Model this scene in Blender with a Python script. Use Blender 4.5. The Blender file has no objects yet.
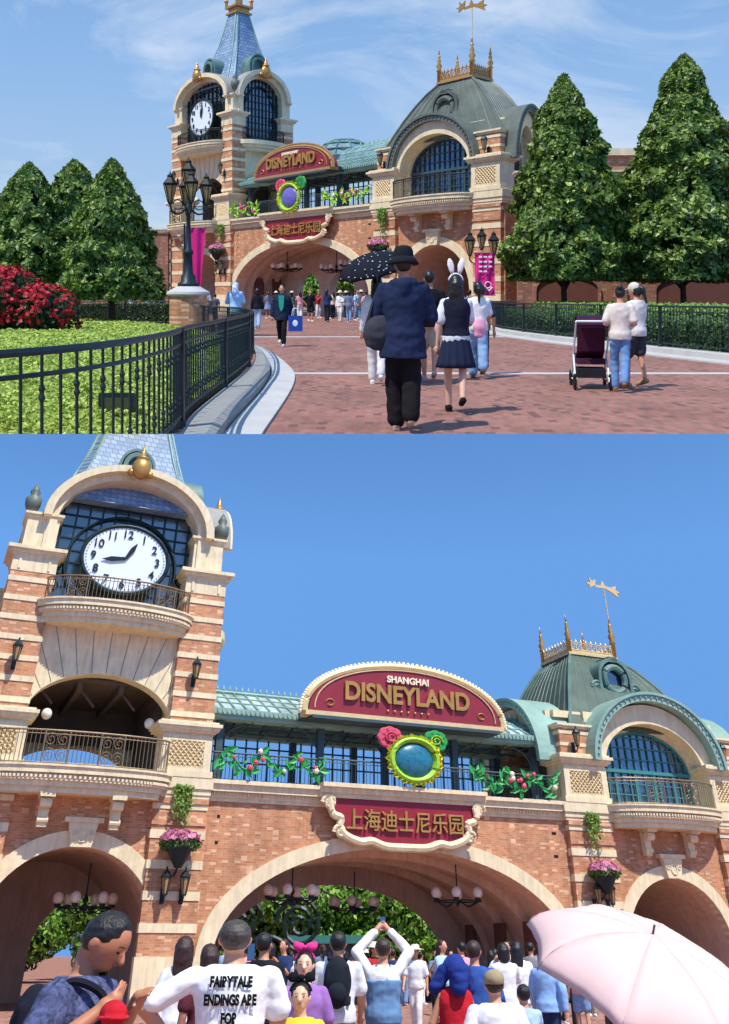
import bpy, bmesh, math, random
import numpy as np
from mathutils import Matrix, Vector, noise
R = math.radians
scene = bpy.context.scene
random.seed(7); rng = np.random.default_rng(7)

# ---------------------------------------------------------------- camera, sky, suns, exposure
PHI = math.atan(658/900)          # the eye looks up at the nearer gate by this much
K = 6.0                           # size of the far plaza against the near one
EYE_L, EYE_U = 1.55, 1.35
cam_d = bpy.data.cameras.new("camera"); cam = bpy.data.objects.new("camera", cam_d)
scene.collection.objects.link(cam); scene.camera = cam
cam.location = (0, 0, EYE_L); cam.rotation_euler = (R(90)+PHI, 0, 0)
cam_d.sensor_width = 36; cam_d.lens = 900/1024*36; cam_d.shift_y = -215/1024
cam_d.clip_start = .05; cam_d.clip_end = 20000

col_near = bpy.data.collections.new("near gate"); col_far = bpy.data.collections.new("far plaza")


world = bpy.data.worlds.new("World"); scene.world = world; world.use_nodes = True
wn, wl = world.node_tree.nodes, world.node_tree.links
bg = wn["Background"]; bg.inputs[1].default_value = .12
sky = wn.new("ShaderNodeTexSky"); sky.sky_type = 'NISHITA'; sky.sun_disc = False
SUN_EL, SUN_AZ = 58, 40           # near gate: behind the viewer, to the right
sky.sun_elevation = R(SUN_EL); sky.sun_rotation = R(180-SUN_AZ)
sky.air_density = 1.0; sky.dust_density = .25; sky.ozone_density = 2.2; sky.altitude = 200
tc = wn.new("ShaderNodeTexCoord"); sep = wn.new("ShaderNodeSeparateXYZ"); mx = wn.new("ShaderNodeMath"); mx.operation = 'MAXIMUM'
mx.inputs[1].default_value = .34; cmb = wn.new("ShaderNodeCombineXYZ")
wl.new(tc.outputs['Generated'], sep.inputs[0]); wl.new(sep.outputs[2], mx.inputs[0])
wl.new(sep.outputs[0], cmb.inputs[0]); wl.new(sep.outputs[1], cmb.inputs[1]); wl.new(mx.outputs[0], cmb.inputs[2])
wl.new(cmb.outputs[0], sky.inputs[0])
tint = wn.new("ShaderNodeMix"); tint.data_type = 'RGBA'; tint.blend_type = 'MULTIPLY'; tint.inputs[0].default_value = 1; tint.inputs[7].default_value = (.64, .95, 1.22, 1)
wl.new(sky.outputs[0], tint.inputs[6]); wl.new(tint.outputs[2], bg.inputs[0])

def sun(name, vec, strength, coll):
    d = bpy.data.lights.new(name, 'SUN'); d.energy = strength; d.angle = R(.5); d.color = (1, .95, .87)
    o = bpy.data.objects.new(name, d); scene.collection.objects.link(o)
    o.rotation_euler = Vector(vec).to_track_quat('Z', 'Y').to_euler()
    o.light_linking.receiver_collection = coll      # the picture is two daylight views: each keeps the sun of its own hour
    o.light_linking.blocker_collection = coll
    return o
scene.view_settings.view_transform = 'Standard'; scene.view_settings.look = 'None'
scene.view_settings.gamma = 1; scene.view_settings.use_curve_mapping = False
scene.view_settings.exposure = 0.45
scene.cycles.use_denoising = True; scene.cycles.max_bounces = 6; scene.cycles.transparent_max_bounces = 8

M_near = Matrix.Identity(4)
M_far = Matrix.Translation((0, 0, EYE_L)) @ Matrix.Rotation(PHI, 4, 'X') @ Matrix.Scale(K, 4) @ Matrix.Translation((0, 0, -EYE_U))
el, az = R(SUN_EL), R(SUN_AZ)
sun("sun_near", (math.sin(az)*math.cos(el), -math.cos(az)*math.cos(el), math.sin(el)), 4.0, col_near)
v = Vector((-.40, -.32, .86)); v = M_far.to_3x3() @ v
sun("sun_far", v.normalized(), 3.4, col_far)

class Stage:
    def __init__(s, M, coll, where): s.M, s.c, s.w = M, coll, where
    def at(s, x, y, z=0, rz=0, sc=1): return Stage(s.M @ Matrix.Translation((x, y, z)) @ Matrix.Rotation(rz, 4, 'Z') @ Matrix.Scale(sc, 4), s.c, s.w)
NEAR = Stage(M_near, col_near, 'lower picture'); FAR = Stage(M_far, col_far, 'upper picture')

# ---------------------------------------------------------------- materials
def lin(c):
    if isinstance(c, str): c = tuple(int(c[i:i+2], 16)/255 for i in (0, 2, 4))
    return tuple(((x/12.92) if x <= .04045 else ((x+.055)/1.055)**2.4) for x in c)
MATS = {}
class NT:
    def __init__(s, name):
        s.m = bpy.data.materials.new(name); s.m.use_nodes = True; s.n = s.m.node_tree.nodes; s.l = s.m.node_tree.links; s.b = s.n['Principled BSDF']
    def new(s, t, **k):
        n = s.n.new(t)
        for a, v in k.items(): setattr(n, a, v)
        return n
    def link(s, a, b): s.l.new(a, b)
    def coord(s, kind='Object'): return s.new('ShaderNodeTexCoord').outputs[kind]
    def noise(s, vec, scale, detail=4, rough=.6):
        n = s.new('ShaderNodeTexNoise'); n.inputs['Scale'].default_value = scale; n.inputs['Detail'].default_value = detail; n.inputs['Roughness'].default_value = rough
        if vec is not None: s.link(vec, n.inputs['Vector'])
        return n
    def ramp(s, fac, stops):
        r = s.new('ShaderNodeValToRGB'); e = r.color_ramp.elements
        while len(e) > 1: e.remove(e[0])
        for i, (p, c) in enumerate(stops):
            q = e[0] if i == 0 else e.new(p); q.position = p; q.color = (*c, 1)
        s.link(fac, r.inputs[0]); return r.outputs[0]
    def mix(s, fac, a, b, mode='MIX'):
        m = s.new('ShaderNodeMix'); m.data_type = 'RGBA'; m.blend_type = mode
        for inp, v in ((m.inputs[0], fac), (m.inputs[6], a), (m.inputs[7], b)):
            if hasattr(v, 'links') or hasattr(v, 'is_linked'): s.link(v, inp)
            elif isinstance(v, (int, float)): inp.default_value = v
            else: inp.default_value = (*v, 1)
        return m.outputs[2]
    def bump(s, h, strength, dist=.02):
        b = s.new('ShaderNodeBump'); b.inputs['Strength'].default_value = strength; b.inputs['Distance'].default_value = dist
        s.link(h, b.inputs['Height']); s.link(b.outputs[0], s.b.inputs['Normal'])
    def setp(s, **k):
        for a, v in k.items(): s.b.inputs[a.replace('_', ' ')].default_value = v
def plain(name, col, rough=.6, metal=0, var=.18, scale=3, bump=0, spec=.4):
    key = (name, tuple(col) if not isinstance(col, str) else col, rough)
    if key in MATS: return MATS[key]
    t = NT(name); c = lin(col); v = t.coord()
    n = t.noise(v, scale, 5)
    t.link(t.ramp(n.outputs[0], [(.3, tuple(x*(1-var) for x in c)), (.7, tuple(min(1, x*(1+var)) for x in c))]), t.b.inputs['Base Color'])
    t.setp(Roughness=rough, Metallic=metal); t.b.inputs['Specular IOR Level'].default_value = spec
    if bump: t.bump(t.noise(v, scale*6, 6).outputs[0], bump)
    MATS[key] = t.m; return t.m
def cloth(col, stripes=False):
    key = ('cloth', col, stripes)
    if key in MATS: return MATS[key]
    t = NT('cloth'); c = lin(col); v = t.coord(); n = t.noise(v, 9, 3)
    if col == '3a3f58': n = t.noise(v, 26, 5); n.inputs['Distortion'].default_value = 1.2
    t.link(t.ramp(n.outputs[0], [(.3, tuple(x*(.85 if col != '3a3f58' else .35) for x in c)), (.7, tuple(min(1, x*(1.1 if col != '3a3f58' else 3.0)) for x in c))]), t.b.inputs['Base Color'])
    t.setp(Roughness=.9); t.b.inputs['Specular IOR Level'].default_value = .15
    t.bump(t.noise(v, 13, 2).outputs[0], .22, .02)
    MATS[key] = t.m; return t.m
def brick_mat(name, c1, c2, mortar, bw, bh, plane='wall', patch=None, seed=0):
    t = NT(name); v = t.coord(); s = t.new('ShaderNodeSeparateXYZ'); t.link(v, s.inputs[0])
    c = t.new('ShaderNodeCombineXYZ')
    if plane == 'wall':
        a = t.new('ShaderNodeMath', operation='ADD'); t.link(s.outputs[0], a.inputs[0]); t.link(s.outputs[1], a.inputs[1])
        t.link(a.outputs[0], c.inputs[0]); t.link(s.outputs[2], c.inputs[1])
    else:
        t.link(s.outputs[0], c.inputs[0]); t.link(s.outputs[1], c.inputs[1])
    b = t.new('ShaderNodeTexBrick'); t.link(c.outputs[0], b.inputs['Vector'])
    b.inputs['Scale'].default_value = 1; b.inputs['Brick Width'].default_value = bw; b.inputs['Row Height'].default_value = bh
    b.inputs['Mortar Size'].default_value = bh*.07; b.inputs['Mortar Smooth'].default_value = .3; b.inputs['Bias'].default_value = -.1
    b.inputs['Color1'].default_value = (*lin(c1), 1); b.inputs['Color2'].default_value = (*lin(c2), 1); b.inputs['Mortar'].default_value = (*lin(mortar), 1)
    col = b.outputs[0]
    # single odd bricks: a voronoi-like cell noise sampled on the brick lattice
    sn = t.new('ShaderNodeVectorMath', operation='SNAP'); t.link(c.outputs[0], sn.inputs[0]); sn.inputs[1].default_value = (bw, bh, 1)
    w = t.new('ShaderNodeTexWhiteNoise'); w.noise_dimensions = '3D'; t.link(sn.outputs[0], w.inputs['Vector'])
    odd = t.ramp(w.outputs[0], [(.0, (0, 0, 0)), (.89, (0, 0, 0)), (.93, (1, 1, 1))])
    if patch: col = t.mix(odd, col, lin(patch))
    n = t.noise(v, .45, 5, .7); col = t.mix(.8, col, t.ramp(n.outputs[0], [(.3, (.80, .80, .80)), (.7, (1.12, 1.1, 1.08))]), 'MULTIPLY')
    mp = t.new('ShaderNodeMapping'); mp.inputs['Scale'].default_value = (1.6, 1.6, .22) if plane == 'wall' else (1, .35, 1); t.link(v, mp.inputs[0])
    n3 = t.noise(mp.outputs[0], 1.3, 5, .65); col = t.mix(.75, col, t.ramp(n3.outputs[0], [(.38, (.74, .72, .70)), (.56, (1.04, 1.04, 1.04))]), 'MULTIPLY')
    n2 = t.noise(v, 9, 4, .7); col = t.mix(.7, col, t.ramp(n2.outputs[0], [(.3, (.82, .82, .82)), (.7, (1.12, 1.12, 1.12))]), 'MULTIPLY')
    t.link(col, t.b.inputs['Base Color']); t.setp(Roughness=.85)
    t.bump(b.outputs['Fac'], -.4, .01)
    return t.m
def leaf_mat(name, dark, mid, light, rough=.45):
    t = NT(name); g = t.new('ShaderNodeNewGeometry')
    c = t.ramp(g.outputs['Random Per Island'], [(0, lin(dark)), (.5, lin(mid)), (1, lin(light))])
    t.link(c, t.b.inputs['Base Color']); t.setp(Roughness=rough); t.b.inputs['Specular IOR Level'].default_value = .5
    t.b.inputs['Subsurface Weight'].default_value = 0
    tr = t.new('ShaderNodeBsdfTranslucent'); t.link(c, tr.inputs[0]); ms = t.new('ShaderNodeMixShader'); ms.inputs[0].default_value = .25
    t.link(t.b.outputs[0], ms.inputs[1]); t.link(tr.outputs[0], ms.inputs[2]); t.link(ms.outputs[0], t.n['Material Output'].inputs[0])
    return t.m
def stone_mat(name, col, rough=.8, var=.1):
    t = NT(name); c = lin(col); v = t.coord(); n = t.noise(v, 1.6, 6, .7)
    a = t.ramp(n.outputs[0], [(.3, tuple(x*(1-var*1.6) for x in c)), (.7, tuple(min(1, x*(1+var)) for x in c))])
    mp = t.new('ShaderNodeMapping'); mp.inputs['Scale'].default_value = (3, 3, .35); t.link(v, mp.inputs[0])
    st = t.noise(mp.outputs[0], 2.2, 4, .6)
    a = t.mix(.6, a, t.ramp(st.outputs[0], [(.35, (.80, .78, .74)), (.6, (1.05, 1.05, 1.05))]), 'MULTIPLY')
    t.link(a, t.b.inputs['Base Color']); t.setp(Roughness=rough); t.bump(t.noise(v, 30, 5).outputs[0], .15, .01)
    return t.m
def glass_mat(name, col, rough=.08):
    t = NT(name); v = t.coord(); n = t.noise(v, .9, 3); c = lin(col)
    t.link(t.ramp(n.outputs[0], [(.35, tuple(x*.5 for x in c)), (.7, tuple(x*1.5 for x in c))]), t.b.inputs['Base Color'])
    t.setp(Roughness=rough); t.b.inputs['Specular IOR Level'].default_value = 1.0; t.b.inputs['IOR'].default_value = 1.9
    return t.m
M = {}
M['brick'] = brick_mat('gate brick', 'cc9068', 'b37650', 'c4a686', .24, .08, patch='deb490')
M['brick_dark'] = brick_mat('wall brick', 'a0705a', '885848', '94806c', .24, .08, patch='b88d72')
M['paving'] = brick_mat('plaza brick paving', 'a66e5f', '8c5a4c', '8a7264', .1, .18, 'ground', patch='77524a')
M['paving_near'] = brick_mat('gate brick paving', 'b8806c', '9c6a5a', '988074', .115, .23, 'ground', patch='6c4840')
M['stone'] = stone_mat('cream stone', 'e6d4ae')
M['plaster'] = stone_mat('passage plaster', 'd6b8a0', .9)
M['granite'] = plain('pale granite', 'b9b7b2', .85, 0, .10, 2, .2)
M['granite_dark'] = plain('grey granite', '96958f', .85, 0, .10, 2, .2)
M['verdigris'] = plain('weathered copper', '5d7a72', .55, .0, .3, 1.2, .2)
M['verdigris_light'] = plain('pale weathered copper', '88a89b', .55, .0, .15, 1.2, .1)
M['rooflead'] = plain('dark grey green roof sheet', '4f5f55', .55, .0, .25, .9, .2)
M['slate'] = plain('grey green roof metal', '62695f', .5, .0, .3, .9, .2)
M['bronze'] = plain('bronze railing metal', '8a7a62', .45, .5, .15)
M['iron'] = plain('dark green iron', '1f2f33', .45, .3, .1)
M['blackiron'] = plain('black iron', '1c1b1b', .5, .3, .1)
M['steel'] = plain('grey green steel', '44565a', .5, .3, .12)
M['gold'] = plain('gold leaf', 'c29250', .4, .55, .15)
M['paleg'] = plain('pale gold trim', 'd9bf8c', .45, .1, .1)
M['red'] = plain('deep red sign paint', '8c2a35', .4, 0, .08)
M['crimson'] = plain('crimson sign paint', '8e1f2e', .45, 0, .08)
M['glass'] = glass_mat('window glass', '1f3c5c')
M['roofglass'] = glass_mat('green roof glass', 'a9c0c0', .5)
M['roofglass_far'] = glass_mat('dark green roof glass', '64888a', .35)
M['signtrim'] = plain('tarnished gold trim', 'b08a58', .5, .2, .1)
M['darkglass'] = glass_mat('dark window glass', '1a2628', .2)
M['bluetile'] = None
M['white'] = plain('white enamel', 'dfe6ea', .4, 0, .04)
M['cream'] = plain('cream paint', 'efe2c4', .5, 0, .04)
M['black'] = plain('black paint', '141414', .4, 0, .05)
M['teal'] = plain('teal painted frame', '3f7f80', .5, 0, .1)
M['globe'] = plain('milk glass globe', 'e6dccb', .3, 0, .05)
M['lantern'] = plain('amber lantern glass', 'a98a5c', .25, 0, .2)
M['magenta'] = plain('magenta banner', 'd21a78', .7, 0, .12)
M['pinkpaper'] = plain('pale pink', 'f3b7d0', .7)
M['bark'] = plain('bark', '4c3b2e', .9, 0, .3, 8, .6)
M['soil'] = plain('soil', '3a3022', .95, 0, .3, 4, .5)
M['maroon'] = plain('maroon plaster', '6a4034', .85, 0, .1)
M['lime'] = plain('lime leaf paint', '9cc832', .5, 0, .2, 6)
M['greenp'] = plain('green leaf paint', '2f9a4c', .5, 0, .2, 6)
M['yellowp'] = plain('yellow petal paint', 'e4d844', .5, 0, .15, 6)
M['coral'] = plain('coral petal paint', 'd9536a', .5, 0, .2, 9)
M['tealp'] = plain('teal medallion', '2a6f86', .3, 0, .35, 5)
M['purple'] = plain('violet medallion', '6a63b0', .4, 0, .3, 5)
M['leafdark'] = leaf_mat('glossy tree leaves', '3a541e', '5e7c2c', 'a2b656', .42)
M['leafpark'] = leaf_mat('park tree leaves', '42681f', '689a34', '9fca58', .5)
M['leaflawn'] = leaf_mat('ground cover leaves', '76903a', 'a6bc4a', 'd2dc6c', .65)
M['leafhedge'] = leaf_mat('hedge leaves', '2d4a20', '44652c', '62853c', .5)
M['leafhedgetop'] = leaf_mat('hedge tips', '5a7a2c', '7a9c3a', '98b54e', .5)
M['leafrose'] = leaf_mat('rose leaves', '1f2c18', '33451f', '4b5f2c', .5)
M['silk'] = plain('thin silk canopy', 'dfbdb6', .8, 0, .04, 2)
M['interior'] = plain('shade coloured tower room plaster', '5a4c42', .9, 0, .2, 1)  # dark tone paints the tower room's shade into its colour
M['petalred'] = leaf_mat('red rose petals', '8a0f1c', 'c01c2c', 'd83a44', .6)
M['petalpink'] = leaf_mat('pink petals', 'c76a8a', 'e08aa8', 'f0b4c8', .6)
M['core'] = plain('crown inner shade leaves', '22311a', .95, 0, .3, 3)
def tile_mat():
    t = NT('blue roof tiles'); v = t.coord(); s = t.new('ShaderNodeSeparateXYZ'); t.link(v, s.inputs[0])
    a = t.new('ShaderNodeMath', operation='ADD'); t.link(s.outputs[0], a.inputs[0]); t.link(s.outputs[1], a.inputs[1])
    c = t.new('ShaderNodeCombineXYZ'); t.link(a.outputs[0], c.inputs[0]); t.link(s.outputs[2], c.inputs[1])
    b = t.new('ShaderNodeTexBrick'); t.link(c.outputs[0], b.inputs['Vector']); b.inputs['Scale'].default_value = 1
    b.inputs['Brick Width'].default_value = .3; b.inputs['Row Height'].default_value = .26; b.inputs['Mortar Size'].default_value = .02
    b.inputs['Color1'].default_value = (*lin('94a8bc'), 1); b.inputs['Color2'].default_value = (*lin('6d87a6'), 1); b.inputs['Mortar'].default_value = (*lin('52687e'), 1)
    t.link(b.outputs[0], t.b.inputs['Base Color']); t.setp(Roughness=.6); t.bump(b.outputs['Fac'], -.5, .02); return t.m
M['bluetile'] = tile_mat()
def skin(col='c98f6e'):
    key = ('skin', col)
    if key not in MATS:
        t = NT('skin'); t.setp(Roughness=.5); t.b.inputs['Base Color'].default_value = (*lin(col), 1)
        t.b.inputs['Subsurface Weight'].default_value = 0; MATS[key] = t.m
    return MATS[key]
def hair_mat(col):
    t = NT('hair'); c = lin(col); v = t.coord(); mp = t.new('ShaderNodeMapping'); mp.inputs['Scale'].default_value = (34, 34, 3.5); t.link(v, mp.inputs[0])
    n = t.noise(mp.outputs[0], 2.2, 4, .7); t.link(t.ramp(n.outputs[0], [(.32, tuple(x*.45 for x in c)), (.62, tuple(x*1.15 for x in c)), (.8, tuple(min(1, x*2.4+.01) for x in c))]), t.b.inputs['Base Color'])
    t.setp(Roughness=.42); t.bump(n.outputs[0], .8, .012); return t.m
HAIR = {k: hair_mat(v) for k, v in dict(black='1a1513', brown='3b2319', lightbrown='6b4630', grey='4a423c').items()}

# ---------------------------------------------------------------- mesh building
class MB:
    def __init__(s): s.v = []; s.f = []; s.mi = []; s.cur = 0; s.X = None
    def add(s, vs, fs):
        b = len(s.v)
        if s.X is not None: vs = [s.X @ Vector(p) for p in vs]
        s.v += [tuple(p) for p in vs]; s.f += [tuple(b+i for i in f) for f in fs]; s.mi += [s.cur]*len(fs); return s
    def mat(s, i): s.cur = i; return s
    def box(s, x0, x1, y0, y1, z0, z1):
        return s.add([(x0,y0,z0),(x1,y0,z0),(x1,y1,z0),(x0,y1,z0),(x0,y0,z1),(x1,y0,z1),(x1,y1,z1),(x0,y1,z1)],
                     [(0,3,2,1),(4,5,6,7),(0,1,5,4),(1,2,6,5),(2,3,7,6),(3,0,4,7)])
    def prism(s, poly, y0, y1):          # poly in x,z
        n = len(poly)
        return s.add([(x, y0, z) for x, z in poly]+[(x, y1, z) for x, z in poly],
                     [tuple(range(n)), tuple(range(2*n-1, n-1, -1))]+[(i, i+n, (i+1) % n+n, (i+1) % n) for i in range(n)])
    def slab(s, poly, z0, z1):           # poly in x,y
        n = len(poly)
        return s.add([(x, y, z0) for x, y in poly]+[(x, y, z1) for x, y in poly],
                     [tuple(range(n-1, -1, -1)), tuple(range(n, 2*n))]+[(i, (i+1) % n, (i+1) % n+n, i+n) for i in range(n)])
    def loft(s, rings, cap=True, closed=True):
        n = len(rings[0]); vs = [p for r in rings for p in r]; fs = []
        for k in range(len(rings)-1):
            for i in range(n if closed else n-1):
                j = (i+1) % n; fs.append((k*n+i, k*n+j, (k+1)*n+j, (k+1)*n+i))
        if cap and closed: fs += [tuple(range(n-1, -1, -1)), tuple((len(rings)-1)*n+i for i in range(n))]
        return s.add(vs, fs)
    def lathe(s, prof, c=(0, 0), seg=16, rx=1, ry=1):
        return s.loft([[(c[0]+r*rx*math.cos(2*math.pi*i/seg), c[1]+r*ry*math.sin(2*math.pi*i/seg), z) for i in range(seg)] for r, z in prof])
    def tube(s, pts, r, seg=6, closed=False):
        pts = [Vector(p) for p in pts]; rings = []; n = len(pts)
        rr = r if isinstance(r, (list, tuple)) else [r]*n
        for i, p in enumerate(pts):
            a = pts[i-1] if (i or closed) else p; b = pts[(i+1) % n] if (i < n-1 or closed) else p
            d = (b-a).normalized() if (b-a).length > 1e-9 else Vector((0, 0, 1))
            u = d.cross(Vector((0, 0, 1)) if abs(d.z) < .9 else Vector((0, 1, 0))).normalized(); w = d.cross(u)
            rings.append([p+(u*math.cos(2*math.pi*k/seg)+w*math.sin(2*math.pi*k/seg))*rr[i] for k in range(seg)])
        if closed: rings.append(rings[0]); return s.loft(rings, cap=False)
        return s.loft(rings)
    def ball(s, c, r, seg=12, rings=8):
        if not isinstance(r, (tuple, list)): r = (r, r, r)
        R_ = []
        for k in range(1, rings):
            a = math.pi*k/rings
            R_.append([(c[0]+r[0]*math.sin(a)*math.cos(2*math.pi*i/seg), c[1]+r[1]*math.sin(a)*math.sin(2*math.pi*i/seg), c[2]-r[2]*math.cos(a)) for i in range(seg)])
        n = seg; vs = [p for q in R_ for p in q]+[(c[0], c[1], c[2]-r[2]), (c[0], c[1], c[2]+r[2])]; fs = []
        for k in range(len(R_)-1):
            for i in range(n): j = (i+1) % n; fs.append((k*n+i, k*n+j, (k+1)*n+j, (k+1)*n+i))
        L_ = len(R_)*n
        for i in range(n): j = (i+1) % n; fs.append((j, i, L_)); fs.append(((len(R_)-1)*n+i, (len(R_)-1)*n+j, L_+1))
        return s.add(vs, fs)
    def cap(s, p0, p1, r0, r1, seg=12):  # tapered limb with round ends
        p0, p1 = Vector(p0), Vector(p1); d = p1-p0; L_ = d.length
        if L_ < 1e-6: return s.ball(p0, max(r0, r1))
        d /= L_; pts = []; rs = []
        for a in (0.15, .5, .8): pts.append(p0-d*r0*math.cos(a*math.pi/2)); rs.append(r0*math.sin(a*math.pi/2))
        pts += [p0, p1]; rs += [r0, r1]
        for a in (.8, .5, .15): pts.append(p1+d*r1*math.cos(a*math.pi/2)); rs.append(r1*math.sin(a*math.pi/2))
        return s.tube(pts, rs, seg)
    def mesh(s, name, mats, smooth=False):
        me = bpy.data.meshes.new(name); me.from_pydata(s.v, [], s.f)
        for m in mats: me.materials.append(m)
        if len(mats) > 1: me.polygons.foreach_set('material_index', s.mi)
        if smooth: me.polygons.foreach_set('use_smooth', [True]*len(me.polygons))
        bm = bmesh.new(); bm.from_mesh(me); bmesh.ops.recalc_face_normals(bm, faces=bm.faces); bm.to_mesh(me); bm.free()
        me.update(); return me
def props(o, label=None, cat=None, group=None, kind=None):
    for k, v in (('label', label), ('category', cat), ('group', group), ('kind', kind)):
        if v: o[k] = v
    return o
def thing(st, name, label, cat, group=None):
    o = bpy.data.objects.new(name, None); st.c.objects.link(o); o.empty_display_size = .3
    o.matrix_world = st.M; return props(o, label, cat, group)
def part(parent, name, mb, mats, smooth=False, label=None, st=None):
    me = mb if isinstance(mb, bpy.types.Mesh) else mb.mesh(name, mats if isinstance(mats, list) else [mats], smooth)
    o = bpy.data.objects.new(name, me); parent.users_collection[0].objects.link(o); o.parent = parent
    if label: o['label'] = label
    return o
def solo(st, name, mb, mats, label=None, cat=None, group=None, kind=None, smooth=False):
    me = mb if isinstance(mb, bpy.types.Mesh) else mb.mesh(name, mats if isinstance(mats, list) else [mats], smooth)
    o = bpy.data.objects.new(name, me); st.c.objects.link(o); o.matrix_world = st.M; return props(o, label, cat, group, kind)
def copy_tree(o, parent=None):
    c = o.copy(); o.users_collection[0].objects.link(c)
    if parent: c.parent = parent
    for ch in list(o.children): copy_tree(ch, c)
    return c
def text_mesh(body, size, depth, mat, width=None, bold=0.0):
    cu = bpy.data.curves.new('t', 'FONT'); cu.body = body; cu.size = size; cu.extrude = depth; cu.align_x = 'CENTER'; cu.offset = bold
    o = bpy.data.objects.new('t', cu); scene.collection.objects.link(o)
    me = bpy.data.meshes.new_from_object(o.evaluated_get(bpy.context.evaluated_depsgraph_get()))
    bpy.data.objects.remove(o)
    xs = [v.co.x for v in me.vertices]; w = max(xs)-min(xs) if xs else 1; k = width/w if width else 1
    for v in me.vertices: v.co = Vector((v.co.x*k, -v.co.z, v.co.y))      # upright, facing -y
    me.materials.clear(); me.materials.append(mat); return me
def cubic(pts, n=6):                     # smooth polyline through points
    out = []; P = [Vector(p) for p in pts]; P = [2*P[0]-P[1]]+P+[2*P[-1]-P[-2]]
    for i in range(1, len(P)-2):
        for k in range(n):
            t = k/n; a, b, c, d = P[i-1:i+3]
            out.append(.5*((2*b)+(c-a)*t+(2*a-5*b+4*c-d)*t*t+(3*b-a-3*c+d)*t**3))
    out.append(P[-2]); return out
def leaves(P, N, size, jitter=.6, asp=.55):
    """one diamond leaf per point, as an array mesh"""
    P = np.asarray(P, float); n = len(P); N = np.asarray(N, float)+rng.normal(0, jitter, (n, 3)); N /= np.linalg.norm(N, axis=1, keepdims=True)+1e-9
    t = np.cross(N, rng.normal(0, 1, (n, 3))); t /= np.linalg.norm(t, axis=1, keepdims=True)+1e-9; b = np.cross(N, t)
    s = (np.asarray(size)*rng.uniform(.65, 1.35, n))[:, None]
    V = np.stack([P-t*s, P-b*s*asp+N*s*.12, P+t*s, P+b*s*asp+N*s*.12], 1).reshape(-1, 3)
    return V, np.arange(n*4).reshape(n, 4)
def leaf_obj_mesh(name, sets, mats):
    V = []; F = []; I = []; b = 0
    for i, (v, f) in enumerate(sets): V.append(v); F.append(f+b); I += [i]*len(f); b += len(v)
    V = np.concatenate(V); F = np.concatenate(F)
    me = bpy.data.meshes.new(name); me.from_pydata(V.tolist(), [], F.tolist())
    for m in mats: me.materials.append(m)
    me.polygons.foreach_set('material_index', I); me.update(); return me
def chain(o): return chain(o.parent) @ o.matrix_basis if o.parent else o.matrix_basis.copy()
def clip_row(o, row, keep_above):
    """cut a mesh where the first view's frame ends: plane through the eye and that picture row"""
    a = (297-row)/900; nrm = Vector((0, -a, 1)); eye = Vector((0, 0, EYE_U))
    Mw = (M_far.inverted() @ chain(o))
    bm = bmesh.new(); bm.from_mesh(o.data); bm.transform(Mw)
    g = bm.verts[:]+bm.edges[:]+bm.faces[:]
    bmesh.ops.bisect_plane(bm, geom=g, plane_co=eye, plane_no=nrm if not keep_above else -nrm, clear_outer=True)
    bm.transform(Mw.inverted()); bm.to_mesh(o.data); bm.free()
# ---------------------------------------------------------------- the gate
def arch_wall(mb, x0, x1, zt, y0, y1, ops, z0=0, n=28, face=0, soffit=1):
    """wall between x0..x1 up to zt with arched openings (cx, half width, spring z, rise, floor)"""
    xs = {x0, x1}
    for cx, hw, zs, rs, fl in ops:
        for k in range(n+1): xs.add(round(cx-hw*math.cos(math.pi*k/n), 5))
    xs = sorted(x for x in xs if x0-1e-6 <= x <= x1+1e-6)
    def top(x, op):
        cx, hw, zs, rs, fl = op; u = max(0, 1-((x-cx)/hw)**2); return zs+rs*math.sqrt(u)
    for a, b in zip(xs, xs[1:]):
        m = (a+b)/2; op = next((o for o in ops if abs(m-o[0]) < o[1]), None)
        if op is None:
            mb.mat(face).add([(a,y0,z0),(b,y0,z0),(b,y0,zt),(a,y0,zt)], [(0,1,2,3)]); mb.add([(a,y1,z0),(b,y1,z0),(b,y1,zt),(a,y1,zt)], [(3,2,1,0)])
        else:
            ta, tb = top(a, op), top(b, op); fl = op[4]
            for y, rv in ((y0, 0), (y1, 1)):
                mb.mat(face).add([(a,y,ta),(b,y,tb),(b,y,zt),(a,y,zt)], [(0,1,2,3)])
                if fl > z0+.01: mb.add([(a,y,z0),(b,y,z0),(b,y,fl),(a,y,fl)], [(0,1,2,3)])
            mb.mat(soffit).add([(a,y0,ta),(b,y0,tb),(b,y1,tb),(a,y1,ta)], [(0,1,2,3)])
            if fl > z0+.01: mb.add([(a,y0,fl),(b,y0,fl),(b,y1,fl),(a,y1,fl)], [(0,1,2,3)])
        mb.mat(face).add([(a,y0,zt),(b,y0,zt),(b,y1,zt),(a,y1,zt)], [(0,1,2,3)])
    for cx, hw, zs, rs, fl in ops:
        for s in (-1, 1):
            x = cx+s*hw
            if x0 <= x <= x1: mb.mat(soffit).add([(x,y0,fl),(x,y1,fl),(x,y1,zs),(x,y0,zs)], [(0,1,2,3)])
    for x in (x0, x1): mb.mat(face).add([(x,y0,z0),(x,y1,z0),(x,y1,zt),(x,y0,zt)], [(0,1,2,3)])
    mb.mat(0); return mb
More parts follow.
